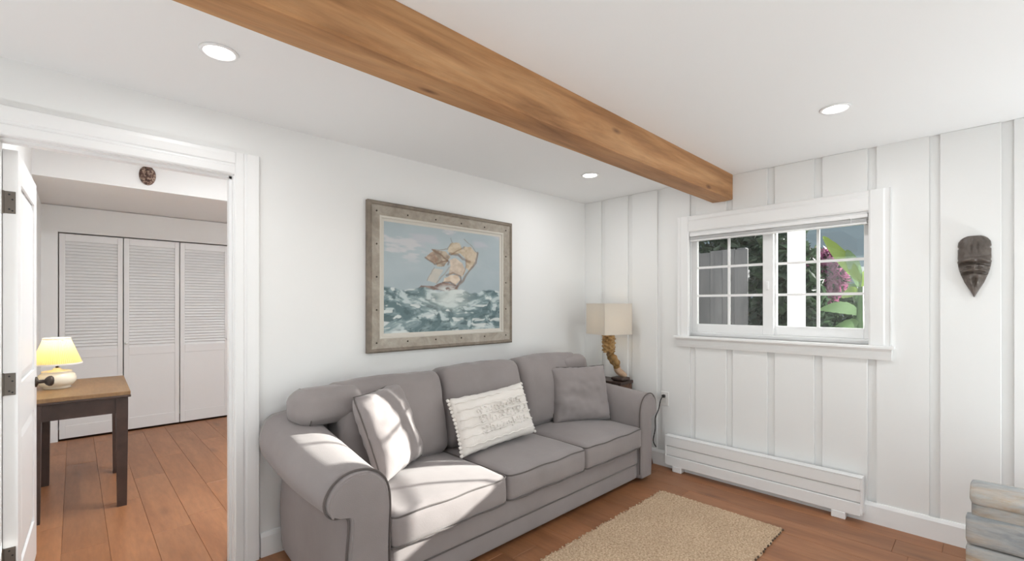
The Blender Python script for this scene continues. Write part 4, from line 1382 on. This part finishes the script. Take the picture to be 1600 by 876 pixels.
mk('carcass', cbox(2.62, 2.82, cy0 + 0.02, cy1 - 0.015, 0.10, 0.48, 0.004), M['distress'], ch)
mk('plinth', plank_geo(2.60, 2.82, cy0 + 0.01, cy1 - 0.002, 0.045, 0.135, 0.010, 9), M['distress'], ch, smooth=True)
for x in (2.64, 2.78):
    for y in (cy0 + 0.06, cy1 - 0.06):
        mk('foot', cbox(x - 0.03, x + 0.03, y - 0.03, y + 0.03, 0.0, 0.06, 0.005), M['distress'], ch)

# ------------------------------------------------------------------ garden outside the window
M['ground'] = mat('garden_soil', (0.10, 0.085, 0.065), 0.95)
_v = coords(M['ground']); L(M['ground'], ramp(M['ground'], noisen(M['ground'], _v, 6, 5), [(0.3, (0.06, 0.05, 0.035)), (0.7, (0.16, 0.14, 0.10))]), bsdf(M['ground']).inputs['Base Color'])
gr = mk('ground', box(XW + 0.14, 24, -14, 16, -0.25, -0.12), M['ground'])
put(gr, 'bare garden soil outside the window', None, None, 'structure')
gr2 = mk('ground', box(-16, XB - 0.1, -14, 16, -0.25, -0.12), M['ground'])
put(gr2, 'pale paved yard behind the camera', None, None, 'structure')
gr3 = mk('ground', box(XB - 0.1, XW + 0.14, -14, YF - 0.1, -0.25, -0.12), M['ground'])
put(gr3, 'bare yard outside the wall facing the sofa', None, None, 'structure')
M['yard'] = mat('yard_paving', (0.5, 0.48, 0.45), 0.9)
_v = coords(M['yard']); bump(M['yard'], noisen(M['yard'], _v, 30, 3), 0.2, 0.003)
gr2.data.materials[0] = M['yard']; gr3.data.materials[0] = M['yard']

M['fence'] = wood('grey_fence', (0.05, 0.05, 0.053), (0.075, 0.074, 0.078), (0.105, 0.104, 0.108), (6, 6, 1), 0.85, True, 5.0, 0, 0.1)
fc = thing('garden_fence', 'weathered grey board fence outside the left half of the window', 'fence', (5.6, 3.0, -0.12))
y = 1.90
k = 0
while y < 4.6:
    mk('board', cbox(5.60, 5.622, y, y + 0.142, -0.10, 1.98 + random.uniform(-0.012, 0.012), 0.003), M['fence'], fc)
    y += 0.1432
for z in (0.25, 1.65):
    mk('rail', box(5.622, 5.67, 1.90, 4.6, z, z + 0.09), M['fence'], fc)
for y in (1.93, 3.2, 4.5):
    mk('post', cbox(5.625, 5.72, y, y + 0.095, -0.13, 2.0, 0.004), M['fence'], fc)

M['postwhite'] = painted('post_white', (0.88, 0.89, 0.89), 0.5, 0.02)
pst = thing('porch_post', 'square white porch post outside the right half of the window', 'post', (4.80, 1.205, -0.12))
mk('shaft', cbox(4.74, 4.86, 1.145, 1.265, -0.12, 2.45, 0.006), M['postwhite'], pst)
mk('base_trim', cbox(4.725, 4.875, 1.13, 1.28, -0.12, 0.05, 0.006), M['postwhite'], pst)

def leafmat(name, c0, c1, tl=0.35):
    m = mat(name, c0, 0.45)
    oi = N(m, 'ShaderNodeNewGeometry')
    col = ramp(m, oi.outputs['Random Per Island'], [(0.0, c0), (1.0, c1)])
    L(m, col, bsdf(m).inputs['Base Color'])
    t = N(m, 'ShaderNodeBsdfTranslucent')
    L(m, col, t.inputs[0])
    x = N(m, 'ShaderNodeMixShader'); x.inputs[0].default_value = tl
    L(m, bsdf(m).outputs[0], x.inputs[1]); L(m, t.outputs[0], x.inputs[2])
    L(m, x.outputs[0], m.node_tree.nodes['Material Output'].inputs['Surface'])
    return m
M['leafdark'] = leafmat('dark_leaf', (0.018, 0.032, 0.018), (0.05, 0.085, 0.045))
M['leafmid'] = leafmat('mid_leaf', (0.04, 0.085, 0.035), (0.11, 0.17, 0.08))
M['leafbright'] = leafmat('bright_leaf', (0.085, 0.14, 0.02), (0.13, 0.19, 0.03), 0.45)
M['petal'] = leafmat('pink_petal', (0.28, 0.07, 0.16), (0.42, 0.16, 0.28))
M['bark'] = wood('bark', (0.05, 0.035, 0.025), (0.09, 0.065, 0.045), (0.14, 0.10, 0.075), (8, 8, 2), 0.9)

def leaf_cloud(c, rad, n, size, seed, shell=0.55):
    r_ = np.random.default_rng(seed)
    d = r_.normal(size=(n, 3)); d /= np.linalg.norm(d, axis=1)[:, None]
    t = shell + (1 - shell) * r_.random(n) ** 0.6
    P = np.array(c) + d * np.array(rad) * t[:, None]
    A = r_.normal(size=(n, 3)); A /= np.linalg.norm(A, axis=1)[:, None]
    B = np.cross(A, r_.normal(size=(n, 3))); B /= np.linalg.norm(B, axis=1)[:, None]
    C = np.cross(A, B)
    s = size * (0.6 + 0.8 * r_.random(n))[:, None]
    a = P - A * s; b = P + B * s * 0.42 + C * s * 0.12; e = P + A * s; f = P - B * s * 0.42 + C * s * 0.12
    V = np.stack([a, b, e, f], 1).reshape(-1, 3)
    F = []
    for k in range(n):
        F += [(4 * k, 4 * k + 1, 4 * k + 2), (4 * k, 4 * k + 2, 4 * k + 3)]
    return V, F
def nfix(name, geo, material, parent):
    V, F = geo
    me = bpy.data.meshes.new(name)
    me.from_pydata((np.asarray(V) - np.array(org(parent))).tolist(), [], F)
    me.materials.append(material)
    o = bpy.data.objects.new(name, me); COL.objects.link(o); o.parent = parent
    o['kind'] = 'stuff'
    return o
def shrub(label, c, rad, n, size, material, seed, cat='shrub', name='garden_shrub', flowers=0):
    r = thing(name, label, cat, (c[0], c[1], -0.12))
    nfix('foliage', leaf_cloud(c, rad, n, size, seed), material, r)
    rr = random.Random(seed)
    for k in range(3):
        q = (c[0] + rr.uniform(-0.4, 0.4) * rad[0], c[1] + rr.uniform(-0.4, 0.4) * rad[1], c[2] + rad[2] * 0.4)
        mk('stem', tube([(c[0] + 0.03 * k, c[1], -0.13), ((c[0] + q[0]) / 2, (c[1] + q[1]) / 2, c[2] * 0.5), q], [0.025, 0.018, 0.008], 7), M['bark'], r)
    if flowers:
        nfix('blossom', leaf_cloud((c[0] - 0.05, c[1], c[2]), rad, flowers, size * 0.9, seed + 100, 0.9), M['petal'], r)
    return r
shrub('dark evergreen overhanging the top of the grey fence', (7.95, 3.55, 2.65), (0.7, 1.4, 1.0), 8000, 0.075, M['leafdark'], 21, 'tree', 'evergreen_tree')
shrub('dark leafy bush in the gap between fence and white post', (6.7, 1.85, 1.05), (0.55, 0.50, 1.35), 4600, 0.08, M['leafdark'], 22)
shrub('mid green bush low behind the white post', (9.4, 2.05, 0.85), (0.6, 0.85, 1.1), 3600, 0.085, M['leafmid'], 23)
shrub('grey green bush below the yellow green leaves', (6.75, 0.62, 0.66), (0.55, 0.58, 0.86), 3800, 0.085, M['leafmid'], 24)
shrub('bush with pink blossoms right of the white post', (8.15, 1.72, 1.75), (0.36, 0.32, 0.42), 1500, 0.085, M['leafmid'], 25, 'bush', 'flowering_bush', 800)
rc = np.random.default_rng(31)
tr_c = thing('sun_blocker_tree', 'tree crown added to block sun from the left half of the window', 'tree', (5.85, 0.3, -0.12))  # crown added along the sun rays to keep sun off the left sash
gs = []
for k in range(190):
    xx = 5.62 + 0.45 * rc.random()
    gs.append(leaf_cloud((xx, 1.20 + 0.48 * rc.random() - 0.475 * (xx - 3.645), 1.15 + 0.8 * rc.random() + 0.385 * (xx - 3.645)), (0.08, 0.04, 0.08), 60, 0.08, 500 + k, 0.1))
nfix('foliage', join(*gs), M['leafmid'], tr_c)
mk('trunk', tube([(5.9, 0.2, -0.13), (5.9, 0.22, 1.0), (5.87, 0.3, 1.8), (5.85, 0.36, 2.4)], [0.06, 0.05, 0.04, 0.02], 9), M['bark'], tr_c)

# broad-leaved plant: each large leaf is its own part
bp = thing('broadleaf_plant', 'tall plant with large yellow green leaves outside the right panes', 'plant', (5.2, 0.80, -0.12))
mk('stem', tube([(5.2, 0.80, -0.13), (5.22, 0.80, 0.7), (5.2, 0.79, 1.5)], [0.045, 0.04, 0.02], 10), M['leafmid'], bp, smooth=True)
def big_leaf(base, tip, width, sag):
    base, tip = Vector(base), Vector(tip)
    n = 14; V = []; F = []
    ax = tip - base
    side = ax.cross(Vector((-1, 0, 0.3))).normalized()
    side = Vector((0, side.y, side.z)).normalized()
    for i in range(n + 1):
        t = i / n
        p = base + ax * t + Vector((0, 0, -sag * t * t)) + Vector((0.05 * math.sin(t * 3), 0, 0))
        w_ = width * (math.sin(math.pi * min(1, t * 0.93 + 0.05)) ** 0.7)
        for s, o in ((-1, 0.25), (0, 0.0), (1, 0.25)):
            V.append(tuple(p + side * s * w_ + Vector((-o * w_ * 0.6, 0, 0.003 * math.sin(i * 2.5) * s))))
    for i in range(n):
        for s in range(2):
            F.append((i * 3 + s, i * 3 + s + 1, (i + 1) * 3 + s + 1, (i + 1) * 3 + s))
    return V, F
for (b0, t0, wd_, sg, mm) in (((5.2, 0.79, 1.55), (5.1, 1.06, 2.0), 0.055, 0.02, 'leafbright'), ((5.2, 0.80, 1.5), (5.12, 0.88, 1.92), 0.05, 0.08, 'leafmid'),
                          ((5.2, 0.80, 1.46), (5.0, 0.90, 1.50), 0.045, 0.10, 'leafbright'), ((5.2, 0.80, 1.25), (5.05, 1.08, 1.45), 0.06, 0.16, 'leafmid'),
                          ((5.2, 0.80, 1.1), (5.0, 0.95, 1.32), 0.06, 0.18, 'leafmid'), ((5.2, 0.79, 1.5), (5.15, 0.68, 1.75), 0.05, 0.06, 'leafbright')):
    mk('leaf', big_leaf(b0, t0, wd_, sg), M[mm], bp, smooth=True)

# neighbour's house far behind
M['siding'] = painted('pale_blue_siding', (0.24, 0.30, 0.34), 0.7, 0.1, 20)
M['roof'] = mat('roof_shingle', (0.14, 0.15, 0.17), 0.9)
_v = coords(M['roof']); bump(M['roof'], noisen(M['roof'], _v, 25, 3), 0.4, 0.01)
nh = thing('neighbour_house', 'pale blue house far behind the plants', 'house', (13.5, 3.2, -0.12))
mk('wall', box(13, 16, 1.2, 7.5, -0.12, 4.2), M['siding'], nh)
mk('eave_trim', box(12.9, 13.02, 1.1, 7.6, 2.0, 2.2), M['postwhite'], nh)
mk('roof', prism([(12.6, 4.2), (14.5, 5.3), (16.4, 4.2)], 'y', 1.0, 7.7), M['roof'], nh)
wi = mk('window', box(12.97, 13.0, 2.4, 3.6, 0.9, 1.9), M['postwhite'], nh)
mk('pane', box(12.955, 12.972, 2.47, 3.53, 0.97, 1.83), M['glass'], wi)
